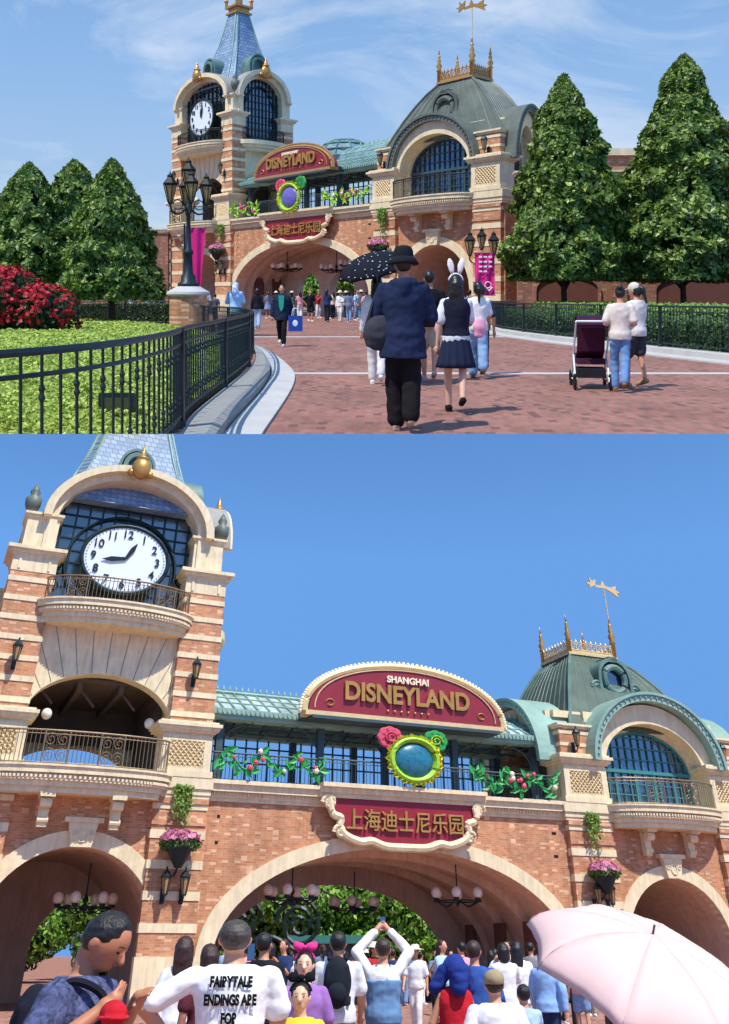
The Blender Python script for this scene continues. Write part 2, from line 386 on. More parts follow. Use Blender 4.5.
def arch_band(mb, cx, hw, zs, rs, w, y0, y1, z_from=None, n=36, wt=None):
    """a raised band following an arch; w thick at the sides"""
    ring = []
    wt = w if wt is None else wt
    A = []
    if z_from is not None: A.append(((cx-hw, z_from), (cx-hw-w, z_from)))
    for k in range(n+1):
        a = math.pi*(1-k/n); A.append(((cx+hw*math.cos(a), zs+rs*math.sin(a)), (cx+(hw+w)*math.cos(a), zs+(rs+wt)*math.sin(a))))
    if z_from is not None: A.append(((cx+hw, z_from), (cx+hw+w, z_from)))
    rings = [[(i[0], y0, i[1]), (o[0], y0, o[1]), (o[0], y1, o[1]), (i[0], y1, i[1])] for i, o in A]
    return mb.loft(rings)
def arch_fill(mb, cx, hw, zs, rs, z0, y0, y1, n=28):
    pts = [(cx+hw, z0)]+[(cx+hw*math.cos(math.pi*k/n), zs+rs*math.sin(math.pi*k/n)) for k in range(n+1)]+[(cx-hw, z0)]
    return mb.prism(pts, y0, y1)
def striped_pier(mb, x0, x1, y0, y1, z0, z1, per=.73, th=.2, lead=None, proud=.03):
    z = z0; mb.mat(0)
    while z < z1-.01:
        zb = min(z+per-th, z1); mb.mat(0).box(x0, x1, y0, y1, z, zb)
        zc = min(zb+th, z1)
        if zc > zb+.01: mb.mat(1).box(x0-proud, x1+proud, y0-proud, y1+proud, zb, zc)
        z = zc
    mb.mat(0)
def moulding(mb, x0, x1, y0, y1, z0, prof):
    """stacked slabs: prof = (height, how far it stands out)"""
    z = z0
    for h, p in prof: mb.box(x0-p, x1+p, y0-p, y1+p, z, z+h); z += h
    return z
def bow(cx, hw, y, out, n=20):
    """plan of a bowed balcony edge, from left wall point to right wall point"""
    return [(cx-hw*math.cos(math.pi*k/n), y-out*math.sin(math.pi*k/n)**.8) for k in range(n+1)]
def railing(parent, name, path, z0, h, metal, every=.14, panels=(), th=.014):
    """balusters along a plan path; panels = (from, to) stretches with scroll work"""
    P = [Vector((x, y, 0)) for x, y in path]; L = [0]
    for a, b in zip(P, P[1:]): L.append(L[-1]+(b-a).length)
    def at(d):
        for i in range(len(P)-1):
            if d <= L[i+1] or i == len(P)-2:
                t = (d-L[i])/max(1e-6, L[i+1]-L[i]); return P[i].lerp(P[i+1], min(1, max(0, t)))
    mb = MB(); up = lambda p, z: (p.x, p.y, z)
    for z, r in ((z0+.06, .022), (z0+h, .035), (z0+h-.12, .016)): mb.tube([up(p, z) for p in P], r, 5)
    n = int(L[-1]/every)
    for i in range(n+1):
        d = L[-1]*i/n; f = d/L[-1]
        if any(a < f < b for a, b in panels): continue
        p = at(d); mb.tube([up(p, z0), up(p, z0+h)], th, 4)
    for a, b in panels:
        m = at(L[-1]*(a+b)/2); w = L[-1]*(b-a)/2
        for f in (a, b): p = at(L[-1]*f); mb.tube([up(p, z0), up(p, z0+h)], .03, 5)
        for sx in (-.5, .5):
            for sz in (-1, 1):
                pts = []
                for k in range(22):
                    an = k/21*4.6*math.pi*.75; rr = h*.22*(1-k/26)
                    q = at(L[-1]*(a+b)/2+sx*w+rr*math.cos(an)*1.0); pts.append((q.x, q.y, z0+h*.5+sz*h*.23+rr*math.sin(an)))
                mb.tube(pts, .016, 4)
        q0 = at(L[-1]*a); q1 = at(L[-1]*b)
        for k in range(9): q = at(L[-1]*(a+(b-a)*k/8)); mb.tube([up(q, z0+.02), up(q, z0+h)], .008, 4)
    return part(parent, name, mb, metal)
def pedestal(root, x0, x1, y0, y1, z0=7.0, z1=8.55):
    mb = MB(); mb.box(x0-.04, x1+.04, y0-.04, y1+.04, z0, z0+.22); mb.box(x0+.06, x1-.06, y0+.06, y1-.06, z0+.22, z1-.02)
    for a, b, c, d in ((x0+.06, x1-.06, z1-.3, z1-.1), (x0+.06, x1-.06, z0+.22, z0+.36)): mb.box(a, b, y0+.02, y0+.06, c, d)
    for a, b in ((x0+.06, x0+.36), (x1-.36, x1-.06)): mb.box(a, b, y0+.02, y0+.06, z0+.36, z1-.3)
    p = part(root, 'pedestal', mb, M['stone'])
    cp = MB(); moulding(cp, x0-.02, x1+.02, y0-.02, y1+.02, z1-.02, [(.09, .02), (.12, .14), (.12, .22), (.08, .1)]); part(p, 'cap', cp, M['stone'])
    la = MB(); u0, u1, v0, v1 = x0+.36, x1-.36, z0+.36, z1-.3
    for k in range(-6, 9):          # diagonal lattice, clipped to the panel
        for sgn in (1, -1):
            a = u0+k*.2; pts = []
            for t in np.linspace(0, v1-v0, 12):
                x = a+sgn*t if sgn > 0 else a+(v1-v0)-t
                if u0 <= x <= u1: pts.append((x, y0+.035, v0+t))
            if len(pts) > 1: la.tube([pts[0], pts[-1]], .028, 4)
    part(p, 'lattice', la, M['paleg'])
    return p
def wall_lantern(st, label, group=None):
    r = thing(st, 'wall_lantern', label, 'wall lantern', group)
    b = MB(); b.box(-.08, .08, -.05, 0, -.35, .1); b.tube(cubic([(0, -.04, -.2), (0, -.25, -.3), (0, -.36, -.12)]), .03, 6)
    b.lathe([(.02, -.14), (.1, -.1), (.09, -.06)], (0, -.36), 8); b.lathe([(.19, .42), (.2, .46), (.12, .58), (.03, .66), (.04, .7), (.0, .78)], (0, -.36), 8)
    for k in range(6):
        a = k*math.pi/3; b.tube([(.09*math.cos(a), -.36+.09*math.sin(a), -.08), (.17*math.cos(a), -.36+.17*math.sin(a), .42)], .014, 4)
    part(r, 'bracket', b, M['iron'])
    g = MB(); g.lathe([(.08, -.06), (.155, .41)], (0, -.36), 8); part(r, 'lamp_glass', g, M['lantern']); return r
def flower_basket(st, label, seed=0):
    r = thing(st, 'flower_basket', label, 'flower basket', 'flower baskets hung on the gate pilasters')
    b = MB(); b.lathe([(.12, -.7), (.3, -.45), (.48, -.1), (.5, -.05)], (0, -.55), 12); b.tube(cubic([(0, 0, -.9), (0, -.3, -.8), (0, -.55, -.6)]), .04, 6)
    part(r, 'basket', b, M['iron'])
    g = rng.normal(0, 1, (900, 3)); g /= np.linalg.norm(g, axis=1, keepdims=True); g[:, 2] *= .55
    P = g*rng.uniform(.75, 1.1, (900, 1))*[.72, .5, .5]+[0, -.55, .05]
    Vl = leaves(P, g, .07); part(r, 'leaves', leaf_obj_mesh('leaves', [Vl], [M['leafhedge']]), None)
    g2 = g[g[:, 2] > .05][:260]; P2 = g2*[.74, .52, .62]+[0, -.55, .12]
    part(r, 'blossoms', leaf_obj_mesh('blossoms', [leaves(P2, g2, .085, .4, .9)], [M['petalpink']]), None)
    return r
def hanging_fern(st, label, st_col='leafhedgetop'):
    n = 420; P = []; N = []
    for k in range(n):
        a = random.uniform(0, math.pi); l = abs(random.gauss(0, .42)); P.append((math.cos(a)*.38*random.random()**.5, -.12-.22*random.random(), .35-l*1.35)); N.append((math.cos(a)*.4, -1, .3))
    return solo(st, 'hanging_plant', leaf_obj_mesh('hanging_plant', [leaves(P, N, .075)], [M[st_col]]), None, label, 'hanging plant', 'ferns hung under the pedestals')
def chandelier(st, label, globes=3):
    r = thing(st, 'chandelier', label, 'chandelier', 'chandeliers hung in the gate passages')
    b = MB(); b.tube([(0, 0, 0), (0, 0, 1.3)], .03, 6); b.lathe([(.02, -.32), (.1, -.2), (.05, 0), (.12, .12), (.03, .3)], (0, 0), 10)
    b.tube([(1.0*math.cos(k*math.pi/12), .5*math.sin(k*math.pi/12)*2, -.12) for k in range(24)], .025, 5, True)
    for k in range(6):
        a = k*math.pi/3; b.tube(cubic([(0, 0, 0), (.5*math.cos(a), .5*math.sin(a), -.3), (1.0*math.cos(a), 1.0*math.sin(a), -.12)]), .025, 5)
        b.lathe([(.1, -.12), (.13, -.02)], (1.0*math.cos(a), 1.0*math.sin(a)), 8)
    part(r, 'frame', b, M['iron'])
    for k in range(6):
        a = k*math.pi/3; part(r, 'globe', MB().ball((1.0*math.cos(a), 1.0*math.sin(a), .16), .2, 14, 10), M['globe'], True)
    return r
def keystone(root, cx, z, y):
    mb = MB(); mb.prism([(cx-.36, z), (cx+.36, z), (cx+.52, z+.75), (cx-.52, z+.75)], y-.22, y+.05); mb.box(cx-.68, cx+.68, y-.3, y+.05, z+.75, z+.9)
    for s in (-1, 1): mb.tube([(cx+s*.3+.12*math.cos(k*.5)*(1-k/30), y-.23, z+.42+.12*math.sin(k*.5)*(1-k/30)) for k in range(20)], .03, 5)
    mb.tube([(cx+.16*math.cos(k*math.pi/6), y-.23, z+.34+.2*math.sin(k*math.pi/6)) for k in range(12)], .035, 5, True)
    return part(root, 'keystone', mb, M['stone'])
def dentils(mb, x0, x1, y, z, w=.07, gap=.15, h=.09):
    n = int((x1-x0)/gap)
    for i in range(n): x = x0+(i+.5)*(x1-x0)/n; mb.box(x-w/2, x+w/2, y-.06, y, z, z+h)
def balcony(root, cx, hw, y, out, z0, z1, metal, rail_h=1.05, panels=((.3, .42), (.58, .7)), brackets=()):
    out_ = lambda g: bow(cx, hw+g, y, out+g)
    mb = MB()
    H = z1-z0
    for a, b, g in ((0, .22, -.28), (.22, .42, -.16), (.42, .62, -.05), (.62, .68, -.1), (.68, .92, .06), (.92, 1, .12)): mb.slab(out_(g), z0+a*H, z0+b*H)
    P = out_(-.05); L = len(P)
    for i in range(1, L*3-3):
        t = i/3; k = int(t); a, b = Vector(P[k]), Vector(P[min(k+1, L-1)]); p = a.lerp(b, t-k); mb.box(p.x-.04, p.x+.04, p.y-.07, p.y, z0+.5*H, z0+.6*H)
    b = part(root, 'balcony', mb, M['stone'])
    for bx in brackets:
        k = MB(); k.prism([(bx-.19, z0-.1), (bx+.19, z0-.1), (bx+.16, z0-1.0), (bx-.16, z0-1.0)], y-.25, y+.02); k.box(bx-.26, bx+.26, y-.7, y+.02, z0-.12, z0+.02); k.tube([(bx-.2, y-.42, z0-.28), (bx+.2, y-.42, z0-.28)], .16, 10); k.tube([(bx-.19, y-.24, z0-.8), (bx+.19, y-.24, z0-.8)], .1, 10)
        part(b, 'bracket', k, M['stone'])
    railing(root, 'railing', bow(cx, hw-.12, y, out-.12), z1, rail_h, metal, .15, panels)
    return b
def finial(parent, x, y, z, h, name='finial'):
    mb = MB(); s = h*.78
    mb.lathe([(.13*s/1.8, z), (.13*s/1.8, z+.3*h), (.19*s/1.8, z+.32*h), (.11*s/1.8, z+.38*h), (.2*s/1.8, z+.46*h), (.09*s/1.8, z+.54*h), (.13*s/1.8, z+.6*h), (.07*s/1.8, z+.66*h), (.1*s/1.8, z+.72*h), (.03, z+.8*h), (.07*s/1.8, z+.88*s), (.005, z+h)], (x, y), 10)
    return part(parent, name, mb, M['gold'], True)

def build_gate(st, D):
    w = st.w; near = D['near']
    root = thing(st, 'entrance_gate', 'brick gate with clock tower and domed pavilion, '+('towering overhead' if near else 'across the plaza')+' in the '+w, 'gate building')
    B, S = M['brick'], M['stone']
    tx0, tx1 = D['tx0'], D['tx1']; tc = (tx0+tx1)/2; td = D['tdepth']
    mc, mh = D['mc'], D['mh']; px0, px1 = D['p1']; qx0, qx1 = D['p2']; rc = (px1+qx0)/2; rh = D['rh']
    lm = M['bronze'] if near else M['blackiron']
    # --- front wall, passage and rear wall
    ops = [(tc, 3.0, 1.9, 2.75, 0), (mc, mh, 1.4, 3.6, 0), (rc, rh, 1.7, 2.6, 0)]
    arch_wall(mb := MB(), tx0+.05, qx1, 6.3, 0, .9, ops); part(root, 'wall', mb, [B, M['plaster']])
    a2 = [(tc+D['bt'], 2.3, 1.6, 2.0, 0)]+([(mc+D['backshift'], 5.7, 1.25, 3.0, 0)] if near else [(s_, 1.3, 1.9, 1.2, 0) for s_ in (-4.6, -.8, 3.0)])
    arch_wall(mb := MB(), tx0+.1, px1, 6.25, D['vd'], D['vd']+.6, a2); part(root, 'rear_wall', mb, [M['plaster'], M['plaster']])
    vb = MB()                                     # vaults over the passages and the walls between them
    for cx, hw, zs, rs, y1 in ((tc, 3.25, 1.9, 2.9, D['vd']+.02), (mc, mh+.15, 1.4, 3.75, D['vd']+.02), (rc, rh+.15, 1.7, 2.75, 7)):
        n = 28
        for k in range(n):
            a, b = math.pi*k/n, math.pi*(k+1)/n
            xa, za, xb, zb = cx+hw*math.cos(a), zs+rs*math.sin(a), cx+hw*math.cos(b), zs+rs*math.sin(b)
            vb.add([(xa, .88, za), (xb, .88, zb), (xb, y1, zb), (xa, y1, za)], [(0,1,2,3)])
        for s in (-1, 1): vb.add([(cx+s*hw, .88, 0), (cx+s*hw, y1, 0), (cx+s*hw, y1, zs), (cx+s*hw, .88, zs)], [(0,1,2,3)])
    vb.add([(rc-rh-.2, 7, 0), (rc+rh+.2, 7, 0), (rc+rh+.2, 7, 5), (rc-rh-.2, 7, 5)], [(0,1,2,3)])
    for k in range(3):                            # ribs across the main vault
        arch_band(vb, mc, mh-.15, 1.4, 3.45, .32, (2.4+2.2*k)*D['vd']/9, (2.4+2.2*k)*D['vd']/9+.35, 0)
    part(root, 'passage_vault', vb, M['plaster'])
    for k, px in enumerate((-6.9, 6.9)):          # small framed panels on the passage walls
        mbp = MB()
        for yy in ((2.0, 4.5, 7.2) if near else (2.0, 3.6)): part(root, 'wall_panel', MB().box(mc+px-.12, mc+px+.12, yy-.35, yy+.35, 1.5, 2.7), M['maroon'])
    # --- voussoir bands of pale stone
    ab = MB(); arch_band(ab, mc, mh, 1.4, 3.6, .62, -.1, .3, None, 40, .5); ab.box(mc-mh-.75, mc-mh, -.12, .3, 0, 1.4); ab.box(mc+mh, mc+mh+.7, -.12, .3, 0, 1.4)
    part(root, 'arch_trim', ab, S)
    ab = MB(); arch_band(ab, tc, 3.0, 1.9, 2.75, .55, -.1, .3, 0, 30, .5); part(root, 'arch_trim', ab, S)
    ab = MB(); arch_band(ab, rc, rh, 1.7, 2.6, .5, -.1, .3, 0, 30, .48); part(root, 'arch_trim', ab, S)
    keystone(root, tc, 4.62, -.08); keystone(root, rc, 4.28, -.08)
    # --- pilasters below the cornice
    for x0, x1 in ((tx0, tx0+1.85), (tx1-2.0, tx1), (px0+.1, px1-.1), (qx0+.1, qx1-.1)):
        mb = MB(); mb.mat(1).box(x0-.06, x1+.06, -.34, .02, 0, 1.5)
        striped_pier(mb, x0, x1, -.26, -.002, 1.5, 6.2, .94, .27); mb.mat(0).box(x0-.05, x1+.05, -.34, -.002, 6.12, 6.3); mb.box(x0-.03, x1+.03, -.31, -.262, 5.42, 5.55)
        part(root, 'pilaster', mb, [B, S])
    # --- cornice along the front
    cb = MB()
    for x0, x1 in ((tx1, px0), ):
        for z0_, z1_, p in ((6.3, 6.42, .06), (6.42, 6.62, .12), (6.62, 6.86, .3), (6.86, 7.0, .42)): cb.box(x0, x1, -p, 1.2, z0_, z1_)
        dentils(cb, x0+.05, x1-.05, -.12, 6.5)
    for x0, x1 in ((tx1-2.0, tx1), (px0, px1), (qx0, qx1), (tx0, tx0+1.85)):
        moulding(cb, x0, x1, -.28, 1.2, 6.3, [(.12, .04), (.2, .08), (.38, .14)])
    for z0_, z1_, p in ((6.6, 6.75, .5), (6.75, 6.95, .62), (6.95, 7.1, .78)): cb.box(mc+D['s2']-D['sw']-.35, mc+D['s2']+D['sw']+.35, -p, -.3, z0_, z1_)
    cb.box(px1, qx0, 0, 1.2, 6.3, 6.99); cb.box(tx0+1.85, tx1-2.0, 0, 1.2, 6.3, 6.99)
    part(root, 'cornice', cb, S)
    fl = MB(); fl.box(tx1, qx1-.3, 1.2, D['swd'], 6.7, 6.97); part(root, 'terrace_floor', fl, M['granite'])
    if not near or True:
        sb = MB(); sb.box(qx1-.3, qx1, .9, D['swd'], 0, 6.98); sb.box(tx0+.12, tx0+.4, .9, D['swd'], 0, 7); part(root, 'side_wall', sb, B)
    # --- brick weep holes
    hb = MB()
    for x in (tx1+.55, px0-.6, px0-.5):
        for z in (5.75, 4.9): hb.box(x-.06, x+.06, -.012, .004, z, z+.1)
    part(root, 'vent_hole', hb, M['black'])
    # --- pedestals
    yd = .9
    pedestal(root, tx1-2.05, tx1+.02, -.4, yd); pedestal(root, tx0-.02, tx0+1.9, -.4, yd); pedestal(root, px0+.02, px1-.02, -.4, yd); pedestal(root, qx0, qx1, -.4, yd)
    # --- tower
    tw = part(root, 'tower', (lambda m: (arch_wall(m, tx0+.3, tx1-.3, 12.9, .25, .95, [(tc, 2.75, 8.9, 1.6, 6.99)], 6.99, face=0, soffit=0), m)[1])(MB()), [S, S])
    # other three sides of the middle stage
    sd = MB(); X = Matrix.Translation((tx1, 0, 0)) @ Matrix.Rotation(R(90), 4, 'Z') @ Matrix.Translation((0, 0, 0))
    sd.X = X; arch_wall(sd, .95, td-.95, 12.9, .25, .9, [(td/2, min(2.2, td/2-1.3), 8.9, 1.5, 6.99)], 6.99, face=0, soffit=0)
    sd.X = Matrix.Translation((tx0+1.2, 0, 0)) @ Matrix.Rotation(R(90), 4, 'Z'); arch_wall(sd, .95, td-.95, 12.9, .25, .9, [(td/2, min(2.2, td/2-1.3), 8.9, 1.5, 6.99)], 6.99, face=0, soffit=0)
    sd.X = Matrix.Translation((0, td-1.2, 0)); arch_wall(sd, tx0+.3, tx1-.3, 12.9, .25, .95, [(tc, 2.4, 7.9, 1.0, 6.99)], 6.99, face=0, soffit=0)
    sd.X = None; sd.box(tx0+.5, tx1-.5, .5, td-.5, 12.0, 12.9)
    part(tw, 'stone_stage', sd, [S, S])
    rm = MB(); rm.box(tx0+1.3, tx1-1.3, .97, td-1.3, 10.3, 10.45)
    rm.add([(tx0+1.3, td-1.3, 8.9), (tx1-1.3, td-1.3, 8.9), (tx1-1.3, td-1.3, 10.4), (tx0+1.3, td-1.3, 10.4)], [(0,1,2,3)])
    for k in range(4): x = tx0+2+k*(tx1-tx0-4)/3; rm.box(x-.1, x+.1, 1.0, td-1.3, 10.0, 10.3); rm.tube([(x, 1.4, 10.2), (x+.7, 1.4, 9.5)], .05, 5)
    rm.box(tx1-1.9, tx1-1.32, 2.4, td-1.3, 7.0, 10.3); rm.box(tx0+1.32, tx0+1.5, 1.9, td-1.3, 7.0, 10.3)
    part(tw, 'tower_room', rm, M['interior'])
    for x in (tc-1.9, tc+2.1): part(tw, 'globe_lamp', MB().ball((x, .75 if x < tc else 1.0, 9.0), .2, 14, 10), M['globe'], True)
    # voussoir joints on the stone face
    jb = MB()
    for k in range(-6, 7):
        a = k*.2; r0 = (math.sin(a)*2.8, 8.9+1.63*math.cos(a)); hh = 12.3
        dx = (hh-r0[1])*math.tan(a*.55); jb.tube([(tc+r0[0], .245, r0[1]), (tc+r0[0]+dx, .245, hh)], .018, 4)
    part(tw, 'stone_joint', jb, M['granite_dark'])
    pw, pe = D['pw'], D['pe']; ins = min(.28, pw*.13)
    for (x0, y0) in ((tx0, -.1), (tx1-pw, -.1), (tx0, td-pe+.1), (tx1-pw, td-pe+.1)):
        mb = MB(); striped_pier(mb, x0+.02, x0+pw-.02, y0, y0+pe, 8.6 if y0 < 0 else 7.0, 14.0, .74, .2, proud=.035); part(tw, 'pier', mb, [B, S])
        mb = MB(); mb.box(x0, x0+pw, y0-.02, y0+pe+.02, 14.0, 14.62)
        for a, b in ((x0+.25, x0+.35), (x0+pw-.35, x0+pw-.25)): mb.box(a, b, y0-.06, y0-.021, 14.08, 14.5)
        moulding(mb, x0, x0+pw, y0, y0+pe, 14.62, [(.1, .06), (.12, .16), (.14, .28)]); z = 14.98
        mb.box(x0+ins, x0+pw-ins, y0+ins, y0+pe-ins, z, D['zs']+.1); moulding(mb, x0+ins, x0+pw-ins, y0+ins, y0+pe-ins, D['zs']-.05, [(.1, .08), (.1, .14)])
        part(tw, 'pier_cap', mb, S)
    # upper arched stage: hood, dark grid window, four sides
    hood_r = D['hoodr']
    def hood(X, halfw, glass_only_clock):
        hw = halfw; zs = D['zs']; wd = D['wd']
        mb = MB(); mb.X = X
        arch_band(mb, 0, hw, zs, hood_r, .42, -.05, 1.1, 14.9, 34, .42); arch_band(mb, 0, hw+.28, zs, hood_r+.3, .34, -.4, .9, None, 34, .3)
        part(tw, 'hood_arch', mb, S)
        rim = MB(); rim.X = X
        arch_band(rim, 0, hw+.6, zs, hood_r+.6, .05, -.3, .9, None, 34, .05); part(tw, 'hood_flashing', rim, M['granite_dark'])
        g = MB(); g.X = X; arch_fill(g, 0, hw, zs, hood_r, 12.9, wd, wd+.05); part(tw, 'window', g, M['darkglass'])
        f = MB(); f.X = X
        for k in range(-5, 6):
            x = k*hw/5.5; zt = zs+hood_r*math.sqrt(max(0, 1-(x/hw)**2)); f.box(x-.035, x+.035, wd-.09, wd, 12.9, zt)
        for k in range(11):
            z = 13.4+k*.52; hx = hw if z < zs else hw*math.sqrt(max(0, 1-((z-zs)/hood_r)**2))
            if hx > .2: f.box(-hx, hx, wd-.07, wd, z-.03, z+.03)
        f.tube([(2.35*math.cos(k*math.pi/16)*min(1, hw/2.9), wd-.15, 15.0+2.2*math.sin(k*math.pi/16)) for k in range(32)], .06, 6, True)
        for s in (-1, 1):
            for q in (0, 1): f.tube([(s*(hw-.35)+(.3-k*.012)*math.cos(k*.5)*s, wd-.13, 13.9+q*.9+(.3-k*.012)*math.sin(k*.5)) for k in range(24)], .03, 5)
        part(tw, 'window_grid', f, M['iron'])
    hwf = (tx1-tx0)/2-pw*.80; hws = td/2-pe*(.68 if near else .80)
    hood(Matrix.Translation((tc, .1, 0)), hwf, True)
    hood(Matrix.Translation((tx1-.1, td/2, 0)) @ Matrix.Rotation(R(90), 4, 'Z'), hws, False)
    sd2 = MB(); sd2.X = Matrix.Translation((tx0+.1, td/2, 0)) @ Matrix.Rotation(R(-90), 4, 'Z'); arch_wall(sd2, -hws-.1, hws+.1, 16.5+.4, .1, .6, [(0, hws-.3, 15.2, 1.2, 13.2)], 12.9, face=0, soffit=0)
    sd2.X = Matrix.Translation((tc, td-.1, 0)) @ Matrix.Rotation(R(180), 4, 'Z'); arch_wall(sd2, -hwf-.1, hwf+.1, 16.5+hood_r*.4, .1, .6, [(0, hwf-.3, 15.2, 1.4, 13.2)], 12.9, face=0, soffit=0)
    part(tw, 'stone_stage', sd2, [S, S])
    # gold mask ornament on the hoods
    for x, y in ((tc, -.42), (tx1+.3, td/2)):
        mb = MB(); zt = D['zs']+hood_r+.30; mb.ball((x, y-.05 if x == tc else y, zt+.12), (.42, .3, .5) if x == tc else (.3, .42, .5), 14, 10)
        mb.lathe([(.2, zt+.5), (.3, zt+.62), (.16, zt+.7), (.08, zt+1.0), (.01, zt+1.3)], (x, y), 8)
        for s in (-1, 1): mb.ball((x+(s*.42 if x == tc else 0), y+(0 if x == tc else s*.42), zt-.1), .17, 8, 6)
        part(tw, 'gold_ornament', mb, M['gold'], True)
    # clock
    crx, crz = D['clock']; cz = 15.05; el_ = lambda r, a, y: (tc+crx*r*math.cos(a), y, cz+crz*r*math.sin(a))
    cf = MB(); cf.X = Matrix.Translation((tc, -.02, cz)) @ Matrix.Diagonal((crx, 1, crz, 1)) @ Matrix.Rotation(R(90), 4, 'X'); cf.lathe([(1, -.1), (1, .02), (.99, .03)], (0, 0), 48)
    clock = part(tw, 'clock', cf, M['white'], False)
    part(root, 'clock_rim', MB().tube([el_(1.05, k*math.pi/24, -.04) for k in range(48)], .09, 8, True), M['iron'], True)
    for h in range(1, 13):
        a = math.pi/2-h*math.pi/6; me = text_mesh(str(h), .48, .015, M['black'], None, .004); xs = [v.co.x for v in me.vertices]; zs_ = [v.co.z for v in me.vertices]
        o_ = Vector(el_(.78, a, -.085))-Vector(((max(xs)+min(xs))/2, 0, (max(zs_)+min(zs_))/2))
        for v in me.vertices: v.co += o_
        part(root, 'clock_numeral', me, None)
    tk = MB()
    for k in range(60): a = k*math.pi/30; tk.tube([el_(.93, a, -.075), el_(.97, a, -.075)], .012, 4)
    part(root, 'clock_tick', tk, M['black'])
    for ang, ln in D['hands']:
        a = math.pi/2-R(ang); h = MB(); d = Vector((math.cos(a), 0, math.sin(a))); n_ = Vector((-d.z, 0, d.x)); c0 = Vector((tc, -.11, cz))
        q = [c0-n_*.06, c0+d*ln*crz*.6-n_*.1, c0+d*ln*crz, c0+d*ln*crz*.6+n_*.1, c0+n_*.06]; h.prism([(p.x, p.z) for p in q], -.13, -.1); part(root, 'clock_hand', h, M['black'])
    # upper balconies
    balcony(tw, tc, hwf+.1, .28, 1.5, 12.1, 12.95, lm, .9, ((.2, .3), (.7, .8)), ())
    sdX = Matrix.Translation((tx1-.28, td/2, 0)) @ Matrix.Rotation(R(90), 4, 'Z')
    mb = MB(); mb.X = sdX
    for a, b, g in ((0, .3, -.28), (.3, .6, -.1), (.6, 1, .08)): mb.slab(bow(0, hws+.3+g, 0, 1.1+g), 12.2+a*.75, 12.2+b*.75)
    part(tw, 'balcony', mb, S)
    mb = MB(); mb.X = sdX
    P_ = bow(0, hws+.15, 0, 1.0)
    for z in (13.0, 13.8): mb.tube([(x, y, z) for x, y in P_], .03, 5)
    for k in range(len(P_)*2-1): t = k/2; i = int(t); a, b = Vector(P_[i]), Vector(P_[min(i+1, len(P_)-1)]); p = a.lerp(b, t-i); mb.tube([(p.x, p.y, 12.95), (p.x, p.y, 13.8)], .014, 4)
    part(tw, 'railing', mb, lm)
    # lower tower balcony
    balcony(root, tc-.55, (tx1-tx0)/2-1.05, -.42, 1.0, 6.15, 7.0, lm, 1.1, ((.3, .42), (.58, .7)), (tc-1.5, tc+1.0))
    # spire
    spz, spt, hb_ = D['spire']; ty = D['spy']
    def sq(h, c, z): return [(tc+sx*h, ty+sy*(h-c), z) if i % 2 else (tc+sx*(h-c), ty+sy*h, z) for i, (sx, sy) in enumerate(((1,-1),(1,-1),(1,1),(1,1),(-1,1),(-1,1),(-1,-1),(-1,-1)))]
    def oct_(h, c, z): return [(tc+x, ty+y, z) for x, y in ((h-c,-h),(h,-h+c),(h,h-c),(h-c,h),(-h+c,h),(-h,h-c),(-h,-h+c),(-h+c,-h))]
    rings = []
    for t, f in ((0, 1), (.12, .8), (.3, .62), (.6, .4), (1, .2)): h = hb_*f; rings.append(oct_(h, h*.16, spz+(spt-spz)*t))
    sp = part(tw, 'spire', MB().loft(rings), M['bluetile'])
    sp['label'] = 'tapering spire covered in blue tiles'
    rb = MB()
    for i in range(8): rb.tube([r[i] for r in rings], .07, 5)
    part(tw, 'spire_rib', rb, M['verdigris_light'])
    fb = MB(); fb.box(tc-2.6, tc+2.6, 1.3, td-.6, 16.5, spz+.02); part(tw, 'roof_base', fb, M['verdigris'])
    if not near:
        cr_ = MB(); h = hb_*.2; moulding(cr_, tc-h, tc+h, ty-h, ty+h, spt, [(.15, .15), (.35, -.02), (.15, .2)])
        for sx in (-1, 1):
            for sy in (-1, 1): cr_.lathe([(.12, spt+.6), (.12, spt+1.0), (.2, spt+1.1), (.06, spt+1.3), (.1, spt+1.5), (.01, spt+1.9)], (tc+sx*(h+.1), ty+sy*(h+.1)), 8)
        cr_.lathe([(.3, spt+.6), (.3, spt+1.6), (.45, spt+1.7), (.1, spt+2.3), (.02, spt+3.4)], (tc, ty), 10)
        part(tw, 'spire_crown', cr_, M['gold'])
    # scroll dormers at the foot of the spire
    for X in (Matrix.Translation((tc, D['dormy'], 0)), Matrix.Translation((tx1-D['dormy'], td/2, 0)) @ Matrix.Rotation(R(90), 4, 'Z')):
        mb = MB(); mb.X = X; z = D['zs']+hood_r+.80
        arch_band(mb, 0, .45, z+.25, .5, .2, -.2, 1.0, z-.4, 16); arch_band(mb, 0, .72, z+.2, .85, .12, -.1, 1.0, z-.4, 20); arch_fill(mb, 0, .52, z+.25, .52, z-.4, .2, .4)
        part(tw, 'dormer', mb, M['verdigris'])
    # corner urns
    for x in (tx0+.3, tx1-.3):
        mb = MB(); mb.lathe([(.2, 16.6), (.32, 16.9), (.34, 17.2), (.15, 17.35), (.22, 17.5), (.02, 17.9)], (x, .35), 10); part(tw, 'urn', mb, M['slate'], True)

    # --- middle gallery: posts, glazed back, glass roofs, dome lantern
    gx0, gx1 = tx1, px0
    posts = [gx0+.6, mc-3.2, mc-.2-.0, mc+3.2, gx1-.5]
